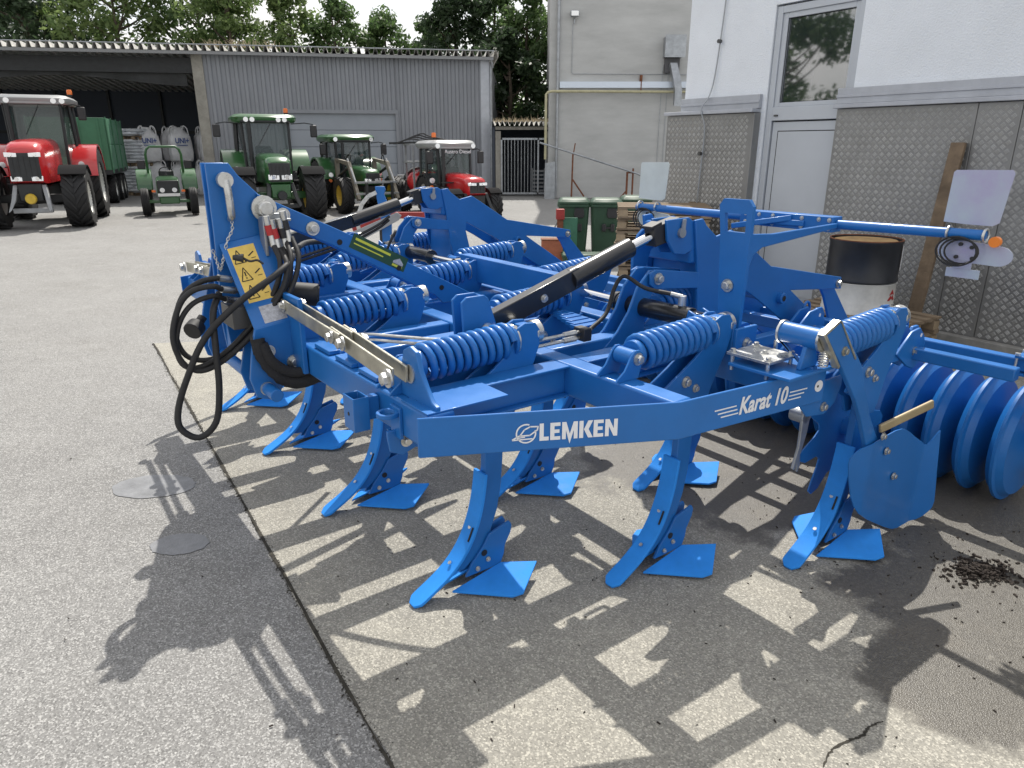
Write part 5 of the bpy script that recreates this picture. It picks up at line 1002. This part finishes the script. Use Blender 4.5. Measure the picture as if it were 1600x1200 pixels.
        q = MB(); q.cyl((cx1 + .12, -hw - .10, hz0 + .2), (cx1 + .12, -hw - .10, cz1 - .25), .055, n=12); q.build('exhaust', 'tr_dark', t)
        for s in (-1, 1):
            q = MB(); q.bx(.55, 1.15, s * (tr * .72) - .14, s * (tr * .72) + .14, .42, .9); q.build('fuel_tank', 'tr_dark', t, bevel=.05)
            for k in range(3): q = MB(); q.bx(1.2, 1.5, s * tr * .82 - .14, s * tr * .82 + .14, .45 + k * .28, .48 + k * .28); q.build('step', 'tr_dark', t)
    # front linkage / weight block and underside clutter
    fl_ = P.get('linkage', 1)
    if fl_:
        m = MB(); m.bx(wb + .25, x1 - .05, -.26, .26, zc - .05, hz0); m.build('front_support', P.get('chs', 'tr_dark'), t, bevel=.03)
        for s in (-1, 1):
            m = MB(); m.loft([[(x1 - .25, s * .30 - .05, zc + .35), (x1 - .1, s * .30 - .05, zc + .35), (x1 - .1, s * .30 + .05, zc + .35), (x1 - .25, s * .30 + .05, zc + .35)], [(x1 - .05, s * .36 - .05, zc), (x1 + .1, s * .36 - .05, zc), (x1 + .1, s * .36 + .05, zc), (x1 - .05, s * .36 + .05, zc)], [(x1 + .25, s * .42 - .04, zc - .28), (x1 + .38, s * .42 - .04, zc - .28), (x1 + .38, s * .42 + .04, zc - .22), (x1 + .25, s * .42 + .04, zc - .18)]]); m.build('lift_arm', 'tr_grey' if fl_ == 2 else 'tr_dark', t, bevel=.015)
        m = MB(); m.bx(x1 - .05, x1 + .08, -.42, .42, zc - .32, zc - .2); m.build('lift_bar', 'tr_grey' if fl_ == 2 else 'tr_dark', t, bevel=.02)
        m = MB(); m.cyl((x1 + .05, 0, zc + .02), (x1 + .12, 0, zc + .02), .13, .11, n=18); m.build('shaft_guard', P.get('pto', 'rim_yellow'), t)
    return t
red = tractor('big red tractor hitched before the green trailer at the open bay', (-13.25, 21.2, 0), (.39, -.92), dict(wb=2.95, Rr=.99, wr=.60, tr=.95, Rf=.74, wf=.56, tf=.95, rim='rim_grey', col='tr_red', hood=(1.15, 3.55, .44, 1.12, 2.20), nose=.17, lights=[(.25, 1.80, .13, .055), (.22, 1.24, .12, .06)], cab=(-.35, 1.2, .78, 1.40, 3.30, .86), roof='roof_grey', worklights=(.85, .62), visor='roof_grey', mirror=.42, beacon=1, ffend=1, linkage=2, chs='tr_dark'))
jd1 = tractor('large green tractor with dual-width tyres behind the tower of the cultivator', (-7.62, 22.75, 0), (.42, -.907), dict(wb=2.65, Rr=.92, wr=.60, tr=.92, Rf=.70, wf=.56, tf=.92, rim='rim_yellow', col='tr_green', hood=(1.05, 3.25, .38, 1.02, 1.82), nose=.12, lights=[(.17, 1.20, .14, .07)], cab=(-.35, 1.15, .78, 1.25, 2.88, .86), roof='tr_green', worklights=(.62, .42), mirror=.62, beacon=1, ffend=1, fend='tr_green', axle='tr_green', chs='tr_green', pto='tr_dark'))
jd2 = tractor('green tractor with raised front loader arms before the hall door', (-5.66, 24.95, 0), (.5, -.866), dict(wb=2.35, Rr=.80, wr=.45, tr=.80, Rf=.55, wf=.36, tf=.82, rim='rim_yellow', col='tr_green', hood=(1.0, 2.75, .30, .85, 1.42), nose=.10, lights=[(.16, 1.0, .10, .05)], cab=(-.35, 1.05, .68, 1.0, 2.36, .74), roof='tr_green', worklights=(.8,), mirror=.38, fend='tr_green', axle='tr_green', linkage=0, pto='tr_dark'))
mf = tractor('small red orchard tractor with grey cab roof near the barred gate', (-2.02, 21.9, 0), (.45, -.893), dict(wb=2.08, Rr=.60, wr=.36, tr=.52, Rf=.43, wf=.32, tf=.58, rim='rim_grey', col='tr_red', hood=(.85, 2.42, .31, .72, 1.28), nose=.10, lights=[(.16, 1.02, .12, .04)], cab=(-.4, .88, .60, .95, 2.16, .66), roof='roof_grey', worklights=(.82,), visor='roof_grey', mirror=.22, beacon=-.4, ffend=1, fend='tr_dark', linkage=1))
o = text('Austro Diesel', .145, Matrix.Translation((.93, -.34, 1.80)) @ Matrix(((0, 0, 1, 0), (1, 0, 0, 0), (0, 1, 0, 0), (0, 0, 0, 1))), 'decal_white', mf, 'lettering', .001)
# loader on the second green tractor
for s in (-1, 1):
    m = MB(); m.loft([[(1.15, s * .62 - .05, 1.55), (1.28, s * .62 - .05, 1.62), (1.28, s * .62 + .05, 1.62), (1.15, s * .62 + .05, 1.55)], [(2.35, s * .62 - .05, 1.42), (2.45, s * .62 - .05, 1.55), (2.45, s * .62 + .05, 1.55), (2.35, s * .62 + .05, 1.42)], [(3.1, s * .62 - .05, .42), (3.25, s * .62 - .05, .48), (3.25, s * .62 + .05, .48), (3.1, s * .62 + .05, .42)]]); m.build('loader_arm', 'loader_grey', jd2, bevel=.01)
    m = MB(); m.cyl((1.35, s * .62, 1.1), (2.3, s * .62, 1.35), .045, n=10); m.build('loader_cylinder', 'tr_dark', jd2); m = MB(); m.cyl((2.3, s * .62, 1.62), (2.95, s * .62, .95), .035, n=10); m.build('loader_cylinder', 'tr_grey', jd2)
    m = MB(); m.beam((1.2, s * .62, .8), (1.2, s * .62, 1.62), .12, .12); m.build('loader_post', 'loader_grey', jd2); m = MB(); m.tube([(2.3, s * .58, 1.5), (2.35, s * .52, 1.72), (2.2, s * .55, 1.74), (2.0, s * .58, 1.6)], .018, 6, sm=4); m.build('hose', 'black_rubber', jd2, fix=False)
for (zz, xx) in ((.95, 3.02), (.62, 3.12)): m = MB(); m.beam((xx, -.68, zz), (xx, .68, zz), .06, .06); m.build('loader_crossbar', 'tr_grey', jd2)
for s in (-1, 1): m = MB(); m.beam((3.3, s * .4, .35), (3.3, s * .4, .95), .06, .10); m.build('tool_carrier', 'tr_dark', jd2)
# small open tractor with roll bar
sm_ = thing('tractor', 'small open green tractor with roll bar and number plate before the sacks', 'tractor', (-11.0, 23.35, 0), math.atan2(-.905, .425), 'tractors parked in front of the hall')
for s in (-1, 1): wheel(.60, .34, .34, 16, sm_, (0, s * .64, .60), 'rim_grey', s); wheel(.41, .22, .22, 16, sm_, (1.62, s * .66, .41), 'rim_grey', s, True)
m = MB(); m.bx(-.2, 1.7, -.15, .15, .42, .68); m.build('chassis', 'tr_green', sm_, bevel=.03)
m = MB(); m.bx(1.55, 1.68, -.56, .56, .38, .47); m.build('front_axle', 'tr_green', sm_, bevel=.02)
m = MB(); m.loft([hoodring(.55, .33, .62, 1.12, .4), hoodring(1.3, .32, .60, 1.10, .4), hoodring(1.86, .31, .56, 1.06, .4)]); m.build('bonnet', 'tr_green', sm_, smooth=40)
m = MB(); m.bx(1.84, 1.90, -.29, .29, .66, 1.03); g_ = m.build('grille', 'tr_dark', sm_, bevel=.02)
for s in (-1, 1):
    m = MB(); m.cyl((1.895, s * .165, .76), (1.92, s * .165, .76), .068, n=16); m.build('headlight', 'lamp', sm_); m = MB(); m.bx(1.80, 1.86, s * .40 - .05, s * .40 + .05, .70, .76); m.build('indicator', 'amber', sm_)
    m = MB(); m.prism([(.72 * math.cos(R(8 + i * 14)), .60 + .72 * math.sin(R(8 + i * 14))) for i in range(12)], 'xz', s * .42, s * .86); m.build('rear_mudguard', 'tr_green', sm_, smooth=40, bevel=.03)
    m = MB(); m.bx(.45, .50, s * .66 - .11, s * .66 + .11, 1.32, 1.58); m.build('mirror', 'black_plastic', sm_, bevel=.02)
m = MB(); m.bx(1.90, 1.915, -.30, .30, .58, .665); m.build('number_plate', 'plate', sm_, bevel=.004)
m = MB(); m.bx(1.66, 1.88, -.27, .27, .36, .57); m.build('front_weight', 'tr_green', sm_, bevel=.03)
m = MB(); m.tube([(.35, -.50, .6), (.35, -.50, 1.75), (.35, -.46, 1.90), (.35, -.36, 1.98), (.35, .36, 1.98), (.35, .46, 1.90), (.35, .50, 1.75), (.35, .50, .6)], .038, 8); m.build('roll_bar', 'tr_green', sm_)
m = MB(); m.bx(-.1, .3, -.24, .24, .85, .98); m.bx(-.15, -.08, -.22, .22, .98, 1.25); m.build('seat', 'tr_dark', sm_, bevel=.04)
m = MB(); m.tube([(.62 + .07 * math.sin(a), .18 * math.cos(a), 1.26 + .12 * math.sin(a)) for a in [k * math.pi / 9 for k in range(18)]], .014, 6, closed=True); m.beam((.75, 0, 1.05), (.62, 0, 1.26), .03, .03); m.build('steering_wheel', 'black_plastic', sm_)
# sprayer behind the orchard tractor
sp2 = thing('sprayer', 'red orchard sprayer with folded hoses behind the small red tractor', 'sprayer', (-2.75, 23.3, 0), math.atan2(-.893, .45))
m = MB(); rings = []
for k in range(9):
    a = R(-80 + k * 20); q = math.cos(a); rings.append([(.72 * math.sin(a), .62 * (q ** .6) * math.cos(b), .86 + .46 * (q ** .6) * math.sin(b)) for b in [j * math.pi / 8 for j in range(16)]])
m.loft(rings); m.build('tank', 'tr_red', sp2, smooth=60)
for s in (-1, 1): wheel(.5, .26, .26, 14, sp2, (-.3, s * .62, .5), 'rim_grey', s)
for (a, b) in ((-.2, -.55), (-.2, .55), (.5, -.55), (.5, .55)): m = MB(); m.beam((a, b, .5), (a, b, 2.05), .05, .05); m.build('mast', 'tr_grey', sp2)
for zz in (1.5, 2.02): m = MB(); m.bx(-.24, .54, -.62, .62, zz, zz + .05); m.build('frame', 'tr_grey', sp2)
for k in range(4): m = MB(); m.tube([(.1 * k - .3, -.9, 2.06), (.2, -.5 + .1 * k, 2.2 + .05 * k), (.1, .1, 2.12 + .06 * k), (.3, .5, 2.2), (.1 * k, .95, 2.05)], .02, 6, sm=5); m.build('hose', 'black_rubber', sp2, fix=False)
m = MB(); m.beam((-.1, -1.1, 2.08), (-.1, 1.15, 2.12), .06, .06); m.build('boom', 'tr_dark', sp2); m = MB(); m.beam((.5, .3, 2.0), (.95, .35, 1.0), .05, .05); m.build('brace', 'decal_white', sp2)
m = MB(); m.cyl((-.8, 0, .85), (-.62, 0, .85), .5, n=24); m.build('fan_housing', 'tr_dark', sp2)
# trailer
tl = thing('trailer', 'green high-sided tipping trailer behind the big red tractor', 'trailer', (-15.1, 25.4, 0), math.atan2(-.93, .37))
m = MB(); m.bx(-4.4, 0, -1.15, 1.15, 1.05, 1.2); m.build('floor', 'tr_dark', tl)
for (nm, b) in (('front_board', (-.05, 0, -1.15, 1.15, 1.2, 2.92)), ('rear_board', (-4.4, -4.35, -1.15, 1.15, 1.2, 2.92))): m = MB(); m.bx(*b); m.build(nm, 'trailer_green', tl, bevel=.01)
for s in (-1, 1):
    for zz in (1.2, 2.07):
        for k in range(3): m = MB(); m.bx(-.08 - (k + 1) * 1.44 + .02, -.08 - k * 1.44, s * 1.12, s * 1.17, zz, zz + .845); m.build('side_board', 'trailer_light', tl, bevel=.01)
    for k in range(4): m = MB(); m.bx(-.06 - k * 1.44 - .05, -.06 - k * 1.44 + .05, s * 1.172, s * 1.2, 1.1, 2.95); m.build('stanchion', 'trailer_green', tl)
for (a, b) in ((-1.2, 1), (-1.2, -1), (-2.9, 1), (-2.9, -1), (-3.95, 1), (-3.95, -1)): wheel(.5, .34, .27, 16, tl, (a, b * .9, .5), 'rim_grey', b)
m = MB(); m.bx(-4.2, -.2, -.4, .4, .7, 1.05); m.build('chassis', 'tr_dark', tl); m = MB(); m.beam((-.2, 0, .75), (1.5, 0, .6), .14, .14); m.build('drawbar', 'tr_dark', tl)
for k in range(4): m = MB(); m.bx(0, .03, -.9 + k * .6, -.84 + k * .6, 1.2, 2.9); m.build('rib', 'trailer_green', tl)

# ------------------------------------------------------------------ sacks and big bags in the open bay
rs = random.Random(11)
def pillow(L, W_, H, seed):
    rg = random.Random(seed); m = MB(); nx, ny = 8, 6; v = []; f = []
    for s in (1, -1):
        for i in range(nx + 1):
            for j in range(ny + 1):
                a, b = i / nx * 2 - 1, j / ny * 2 - 1; h = (max(0, 1 - a ** 4) * max(0, 1 - b ** 4)) ** .5
                v.append((a * L / 2, b * W_ / 2, s * h * H / 2 + rg.uniform(-.008, .008)))
    n = (nx + 1) * (ny + 1)
    for s in (0, 1):
        for i in range(nx):
            for j in range(ny): q = s * n + i * (ny + 1) + j; f.append((q, q + ny + 1, q + ny + 2, q + 1))
    m.add(v, f); o = m.build('sack', 'sack', None, smooth=70); me = o.data; bpy.data.objects.remove(o); return me
PIL = [pillow(.62, .42, .17, k) for k in range(3)]
def mk_pallet_mesh():
    d = {}
    m = MB(); m.box((0, 0, 0), (1.2, .10, .022)); o = m.build('board', 'wood', None, smooth=0); d['long'] = o.data; bpy.data.objects.remove(o)
    m = MB(); m.box((0, 0, 0), (.10, .8, .022)); o = m.build('board', 'wood', None, smooth=0); d['short'] = o.data; bpy.data.objects.remove(o)
    m = MB(); m.box((0, 0, 0), (.12, .10, .078)); o = m.build('block', 'wood_new', None, smooth=0); d['block'] = o.data; bpy.data.objects.remove(o)
    return d
PM = mk_pallet_mesh()
def pallet(label, loc, rz, group=None, old=False):
    t = thing('pallet', label, 'pallet', loc, rz, group)
    def q(n, k, p):
        o = bpy.data.objects.new(n, PM[k]); COL.objects.link(o); o.parent = t; o.location = p
    for y in (-.35, 0, .35): q('board', 'long', (0, y, .011))
    for y in (-.35, 0, .35):
        for x in (-.53, 0, .53): q('block', 'block', (x, y, .061))
    for x in (-.53, 0, .53): q('cross_board', 'short', (x, 0, .111))
    for y in (-.35, -.175, 0, .175, .35): q('board', 'long', (0, y, .133))
    return t
SK = Vector((-16.0, 31.3, 0)); SA = R(-22)
def sack_stack(base, z0, layers, which, place):
    M_ = Matrix.Rotation(SA, 3, 'Z')
    for k in range(layers):
        for (a, b, w) in (((-.31, -.2, 0), (.31, -.2, 0), (-.42, .32, 1), (0, .32, 1), (.42, .32, 1)) if k % 2 == 0 else ((-.42, -.1, 1), (0, -.1, 1), (.42, -.1, 1), (-.31, .42, 0), (.31, .42, 0))):
            p = base + M_ @ Vector((a + rs.uniform(-.015, .015), b - .1 + rs.uniform(-.02, .02), 0)); o = bpy.data.objects.new('sack', PIL[rs.randrange(3)]); COL.objects.link(o)
            o.location = (p.x, p.y, z0 + .075 + k * .128); o.rotation_euler = (0, 0, SA + (math.pi / 2 if w else 0) + rs.uniform(-.04, .04)); tag(o, 'pale plastic sack in the %s' % place, 'sack', 'sacks in the %s' % place)
pallet('pallet on the floor under the lower load of pale sacks', SK, SA, 'pallets under the sacks'); sack_stack(SK, .145, 8, 0, 'lower pallet load in the open bay')
pallet('pallet between the two loads of pale sacks', SK + Vector((0, 0, 1.19)), SA, 'pallets under the sacks'); sack_stack(SK, 1.335, 7, 1, 'upper pallet load in the open bay')
pallet('topmost pallet on the pale sacks, lightly loaded', SK + Vector((0, 0, 2.25)), SA, 'pallets under the sacks'); sack_stack(SK, 2.395, 2, 2, 'short top load above the sack stacks')
def bigbag_mesh(seed):
    rg = random.Random(seed); m = MB(); rings = []
    for (z, s) in ((0, .44), (.05, .48), (.3, .52), (.6, .51), (.82, .47), (.95, .36), (1.05, .20), (1.12, .16)):
        r_ = []
        for k in range(24):
            a = 2 * math.pi * k / 24; q = 1 / max(abs(math.cos(a)), abs(math.sin(a))) ** (.62 if z < .9 else .3); e = 1 + rg.uniform(-.03, .03); r_.append((s * q * math.cos(a) * e * .92, s * q * math.sin(a) * e * .92, z + rg.uniform(-.012, .012)))
        rings.append(r_)
    m.loft(rings); o = m.build('bag', 'bigbag', None, smooth=60); me = o.data; bpy.data.objects.remove(o); return me
BBM = [bigbag_mesh(k) for k in range(3)]
BAGS = [(-15.25, 31.7, 0, 'white big bag on the floor behind the sack pallets', 0), (-14.35, 31.9, 0, 'white big bag on the floor behind the small green tractor', 0), (-13.3, 31.9, 0, 'white big bag on the floor near the hall post', 0), (-12.55, 32.6, 0, 'white big bag on the floor against the hall post', 0),
        (-15.45, 31.6, 1.38, 'white big bag with blue print on top beside the sacks', 1), (-14.95, 32.7, 1.38, 'white big bag set back in the upper row', 0), (-14.2, 31.8, 1.38, 'white big bag with blue print above the roll bar', 1), (-13.5, 32.8, 1.38, 'tied white big bag in the upper row behind the others', 0), (-12.95, 32.0, 1.38, 'rightmost upper white big bag, cut off by the hall post', 1)]
for i, (x, y, z_, lb, pr_) in enumerate(BAGS):
    t = thing('big_bag', lb, 'bag', (x, y, z_), R(25 + (i * 7) % 11), 'big bags in the open bay'); t.scale = (1, 1, 1.22); o = bpy.data.objects.new('bag_body', BBM[i % 3]); COL.objects.link(o); o.parent = t
    for (a, b) in ((-.33, -.33), (.33, -.33), (-.33, .33), (.33, .33)): m = MB(); m.tube([(a, b, .85), (a * .9, b * .9, 1.08), (a * .55, b * .55, 1.16), (a * .4, b * .4, .95)], .022, 5, sm=3); m.build('loop', 'bigbag', t, fix=False)
    if pr_:
        text('UNI+', .24, Matrix.Translation((-.26, -.505, .60)) @ Matrix.Rotation(math.pi / 2, 4, 'X'), 'sack_print', t, 'lettering', .002, 0, .006); m = MB(); m.bx(-.22, .22, -.512, -.505, .52, .545); m.build('print_bar', 'sack_print', t)
        

# ------------------------------------------------------------------ bins, pallets, drum, plank and small things by the workshop
def bin_(label, loc, rz):
    t = thing('wheelie_bin', label, 'bin', loc, rz, 'green wheelie bins beside the pallets')
    def ring(x, y, z, r=.04): return [(x - r, -y, z), (x, -y + r, z), (x, y - r, z), (x - r, y, z), (-x + r, y, z), (-x, y - r, z), (-x, -y + r, z), (-x + r, -y, z)]
    m = MB(); m.loft([ring(.18, .22, .06), ring(.20, .245, .5), ring(.225, .27, 1.0), ring(.225, .27, 1.02)]); m.build('body', 'bin_green', t, smooth=40, bevel=.006)
    m = MB(); m.loft([ring(.26, .29, .985), ring(.26, .29, 1.035)]); m.build('rim', 'bin_green', t, bevel=.008)
    m = MB(); m.loft([ring(.27, .285, 1.037), ring(.27, .28, 1.07), ring(.22, .24, 1.12), ring(.12, .2, 1.135)]); m.build('lid', 'bin_green', t, smooth=40, bevel=.006)
    for s in (-1, 1): m = MB(); m.cyl((-.2, s * .23, .1), (-.2, s * .28, .1), .1, n=20); m.build('wheel', 'tyre', t)
    m = MB(); m.tube([(-.24, -.24, 1.0), (-.31, -.22, 1.03), (-.31, .22, 1.03), (-.24, .24, 1.0)], .016, 8); m.build('handle', 'bin_green', t)
    m = MB(); m.prism([(.02, .80), (.17, .80), (.185, .86), (.17, .97), (.02, .97), (.0, .87)], 'yz', .216, .245); m.build('chip_holder', 'black_plastic', t, bevel=.01)
    for s in (-.07, .08): m = MB(); m.bx(.205, .26, s + .03 - .035, s + .03 + .035, .57, .70); m.build('clamp', 'black_plastic', t, bevel=.01)
    m = MB(); m.bx(.22, .25, -.04, .12, .62, .65); m.build('clamp_bar', 'black_plastic', t)
    return t
ba = math.atan2(-1, -.06)
bin_('green wheelie bin, leftmost beside the pallet stack', (1.10, 12.9, 0), ba); bin_('green wheelie bin touching the pallet stack', (1.67, 12.85, 0), ba); bin_('green wheelie bin half hidden behind the pallet stack', (2.3, 13.5, 0), ba)
rp_ = random.Random(8)
for k in range(8):
    pallet(['bottom wooden pallet of the stack beside the bins', 'second lowest wooden pallet of the stack beside the bins', 'third lowest wooden pallet of the stack beside the bins', 'fourth lowest wooden pallet of the stack beside the bins', 'fifth lowest wooden pallet of the stack beside the bins', 'sixth lowest wooden pallet of the stack beside the bins', 'wooden pallet just below the top of the stack beside the bins', 'topmost wooden pallet of the stack beside the bins'][k], (2.05 + rp_.uniform(-.03, .03), 9.75 + rp_.uniform(-.03, .03), k * .158), R(-10) + rp_.uniform(-.05, .05), 'pallets stacked beside the bins')
for k in range(8): pallet(['bottom wooden pallet of the stack by the cladding', 'second lowest wooden pallet of the stack by the cladding', 'third lowest wooden pallet of the stack by the cladding', 'fourth lowest wooden pallet of the stack by the cladding', 'fifth lowest wooden pallet of the stack by the cladding', 'sixth lowest wooden pallet of the stack by the cladding', 'wooden pallet just below the top of the stack by the cladding', 'topmost wooden pallet of the stack by the cladding'][k], (3.2 + rp_.uniform(-.03, .03), 10.35 + rp_.uniform(-.03, .03), k * .158), R(-30) + rp_.uniform(-.05, .05), 'pallets stacked by the cladding')
for k in range(3): pallet(['lowest pallet under the oil drum', 'middle pallet under the oil drum', 'upper pallet under the oil drum'][k], (3.5, 6.95, k * .146), R(-56), 'pallets under the drum')
dr_ = thing('oil_drum', 'black and white steel drum with dented side and cardboard top', 'drum', (3.47, 6.98, .44)); rd_ = .325
m = MB(); m.lathe([(rd_ * .98, .30), (rd_ * 1.02, .315), (rd_ * 1.02, .33), (rd_, .345), (rd_, .665), (rd_ * 1.025, .68), (rd_ * 1.025, .70), (rd_ * .97, .70), (rd_ * .97, .66), (.001, .66)], (0, 0, 0), (0, 0, 1), 48); m.build('upper_shell', 'drum_black', dr_, smooth=40)
m = MB(); m.lathe([(rd_ * .96, 0), (rd_ * 1.02, 0), (rd_ * 1.02, .02), (rd_, .03), (rd_, .285), (rd_ * 1.02, .295), (rd_ * .98, .30)], (0, 0, 0), (0, 0, 1), 64)
dn = Vector((-.30, -.95, 0)).normalized(); nv = []
for p in m.v:
    q = Vector(p); d = q.xy.normalized().dot(dn.xy); k = max(0, (d - .90) / .10) * math.exp(-((q.z - .12) / .05) ** 2); nv.append(tuple(Vector((q.x, q.y, 0)) * (1 - .10 * k) + Vector((0, 0, q.z))))
m.v = nv; m.build('lower_shell', 'drum_white', dr_, smooth=40)
m = MB(); m.prism([(rd_ * .9 * math.cos(a) * (1 + .05 * math.sin(5 * a)), rd_ * .9 * math.sin(a)) for a in [k * math.pi / 9 for k in range(18)]], 'xy', .662, .69); m.build('cardboard', 'cardboard', dr_, smooth=0); m = MB(); m.lathe([(rd_ * .985, .70), (rd_ * 1.02, .70), (rd_ * 1.02, .708), (rd_ * .985, .708)], (0, 0, 0), (0, 0, 1), 48, closed=True); m.build('rim', 'rust', dr_)
def wrap(polys, zb, ang, mat, name):
    m = MB()
    for pl in polys: k = len(pl); rr = rd_ + .003; m.add([(rr * math.cos(ang + p[0] / rr), rr * math.sin(ang + p[0] / rr), zb + p[1]) for p in pl], [tuple(range(k))])
    m.build(name, mat, dr_, smooth=0, fix=False)
wrap([[(-.05, .05), (.0, .11), (.05, .05), (0.02, .06), (-.02, .06)], [(-.07, .0), (-.02, .055), (.0, .03), (.02, .055), (.07, 0), (.03, .0), (0, .02), (-.03, 0)]], .14, R(-172), 'red_decal', 'emblem'); wrap([[(-.05, .05), (.0, .11), (.05, .05), (0.02, .06), (-.02, .06)], [(-.07, .0), (-.02, .055), (.0, .03), (.02, .055), (.07, 0), (.03, .0), (0, .02), (-.03, 0)]], .14, R(-52), 'red_decal', 'emblem')
wrap([[(-.06, .0), (.06, .0), (.06, .012), (-.06, .012)]], .085, R(-52), 'black_plastic', 'print')
m = MB(); rr = rd_ * 1.03; m.add([(rr * math.cos(R(a)), rr * math.sin(R(a)), z_) for a, z_ in ((-40, .42), (-32, .42), (-34, .66), (-41, .65))], [(0, 1, 2, 3)]); m.build('torn_label', 'decal_white', dr_, smooth=0, fix=False)
pk = thing('wooden_plank', 'weathered wooden plank leaning against the checker plate wall', 'plank', (4.20, 7.28, 0)); m = MB(); m.beam((.02, .0, .0), (.27, .16, 2.03), .135, .05, up=(-.83, -.55, 0)); m.build('plank', 'wood_old', pk, bevel=.006)
# guard post with chain beside the bins
gp = thing('guard_post', 'red and green steel post with short chain left of the bins', 'post', (.80, 12.1, 0))
m = MB(); m.bx(-.04, .06, -.05, .05, .0, .83); m.build('post', 'rust', gp); m = MB(); m.bx(-.06, .08, -.07, .07, .83, 1.0); m.build('cap', 'red_paint', gp, bevel=.012); m = MB(); m.bx(.06, .30, -.03, .0, .2, .86); m.build('panel', 'green_old', gp)
m = MB(); pts_ = [Vector((-.04 - .02 * i, 0, .78 - .045 * i)) for i in range(6)]
for i, (p, q) in enumerate(zip(pts_, pts_[1:])): m.tube([(p + q) / 2 + (q - p) * .62 * math.cos(a) + (Vector((.012, 0, .005)) if i % 2 else Vector((0, .012, 0))) * math.sin(a) for a in [k * math.pi / 4 for k in range(8)]], .005, 4, closed=True)
m.build('chain', 'steel_dark', gp, fix=False)
ob = thing('brown_box', 'rust brown steel box standing left of the guard post', 'box', (.62, 11.6, 0)); m = MB(); m.bx(-.14, .20, -.12, .12, 0, .56); m.build('shell', 'orange_brown', ob, bevel=.01); m = MB(); m.bx(-.15, .21, -.13, .13, .56, .575); m.build('edge', 'rust', ob)
gt = thing('green_trough', 'low dark green trough between the box and the bins', 'trough', (1.05, 11.3, 0)); m = MB(); m.loft([[(-.2, -.15, .15), (.35, -.15, .15), (.35, .15, .15), (-.2, .15, .15)], [(-.27, -.2, .38), (.4, -.2, .38), (.4, .2, .38), (-.27, .2, .38)]]); m.build('tub', 'bin_green', gt, bevel=.03); m = MB(); m.bx(-.15, .3, -.1, .1, 0, .149); m.build('foot', 'tr_dark', gt)
# second implement half hidden behind the cultivator
pg = thing('plough', 'part of a blue plough with red beam beyond the cultivator', 'plough', (-1.72, 9.5, 0))
m = MB(); m.prism([(-.06, 1.50), (.06, 1.50), (.07, 1.46), (.05, 1.40), (.10, 1.25), (.13, 1.05), (.12, .80), (.10, .55), (.05, .3), (-.1, .1), (-.2, .02), (-.05, .02), (.1, .25), (-.02, .55), (0, .80), (.0, 1.05), (-.03, 1.25), (-.05, 1.40)], 'xz', -.03, .03); m.build('leg', 'blue', pg, bevel=.006)
m = MB(); pts_ = [(-.04, 1.43), (-.15, 1.38), (-.24, 1.28), (-.29, 1.15), (-.31, 1.02), (-.29, .92)]
for p, q in zip(pts_, pts_[1:]): m.beam((p[0], -.05, p[1]), (q[0], -.05, q[1]), .012, .05)
m.build('perforated_arch', 'zinc', pg)
m = MB(); m.prism([(-.65, .72), (-.60, .82), (-.40, .92), (.22, 1.18), (.28, 1.14), (.24, 1.08), (-.30, .80), (-.55, .70)], 'xz', -.10, -.08); m.build('stay', 'tr_grey', pg, bevel=.005)
m = MB(); m.beam((-.40, .05, .95), (-.1, .05, 1.05), .06, .08); m.beam((.15, .05, 1.13), (.85, .05, 1.13), .07, .08); m.beam((-.1, .05, 1.05), (.15, .05, 1.13), .06, .08); m.build('beam', 'red_paint', pg)
m = MB(); m.bx(-.04, .02, .0, .06, 0, 1.0); m.build('stand', 'black_paint', pg); m = MB(); m.bx(.06, .24, .02, .06, 0, .78); m.build('mouldboard', 'blue', pg)
# stack of pallets and boards at the hall wall
for k in range(3): pallet(['lowest grey pallet at the hall wall beside the sprayer', 'middle grey pallet at the hall wall beside the sprayer', 'upper grey pallet at the hall wall beside the sprayer'][k], (-3.55, 26.6, k * .15), R(12), 'pallets at the hall wall')
hb = thing('metal_crate', 'grey ribbed metal crate standing on the pallets at the hall wall', 'crate', (-3.55, 26.6, .46), R(12))
for k in range(4): m = MB(); m.bx(-.6, .6, -.4, -.37, .02 + k * .14, .14 + k * .14); m.build('slat', 'tr_grey', hb)
m = MB(); m.bx(-.58, .58, -.36, .4, 0, .54); m.build('box', 'tr_grey', hb)
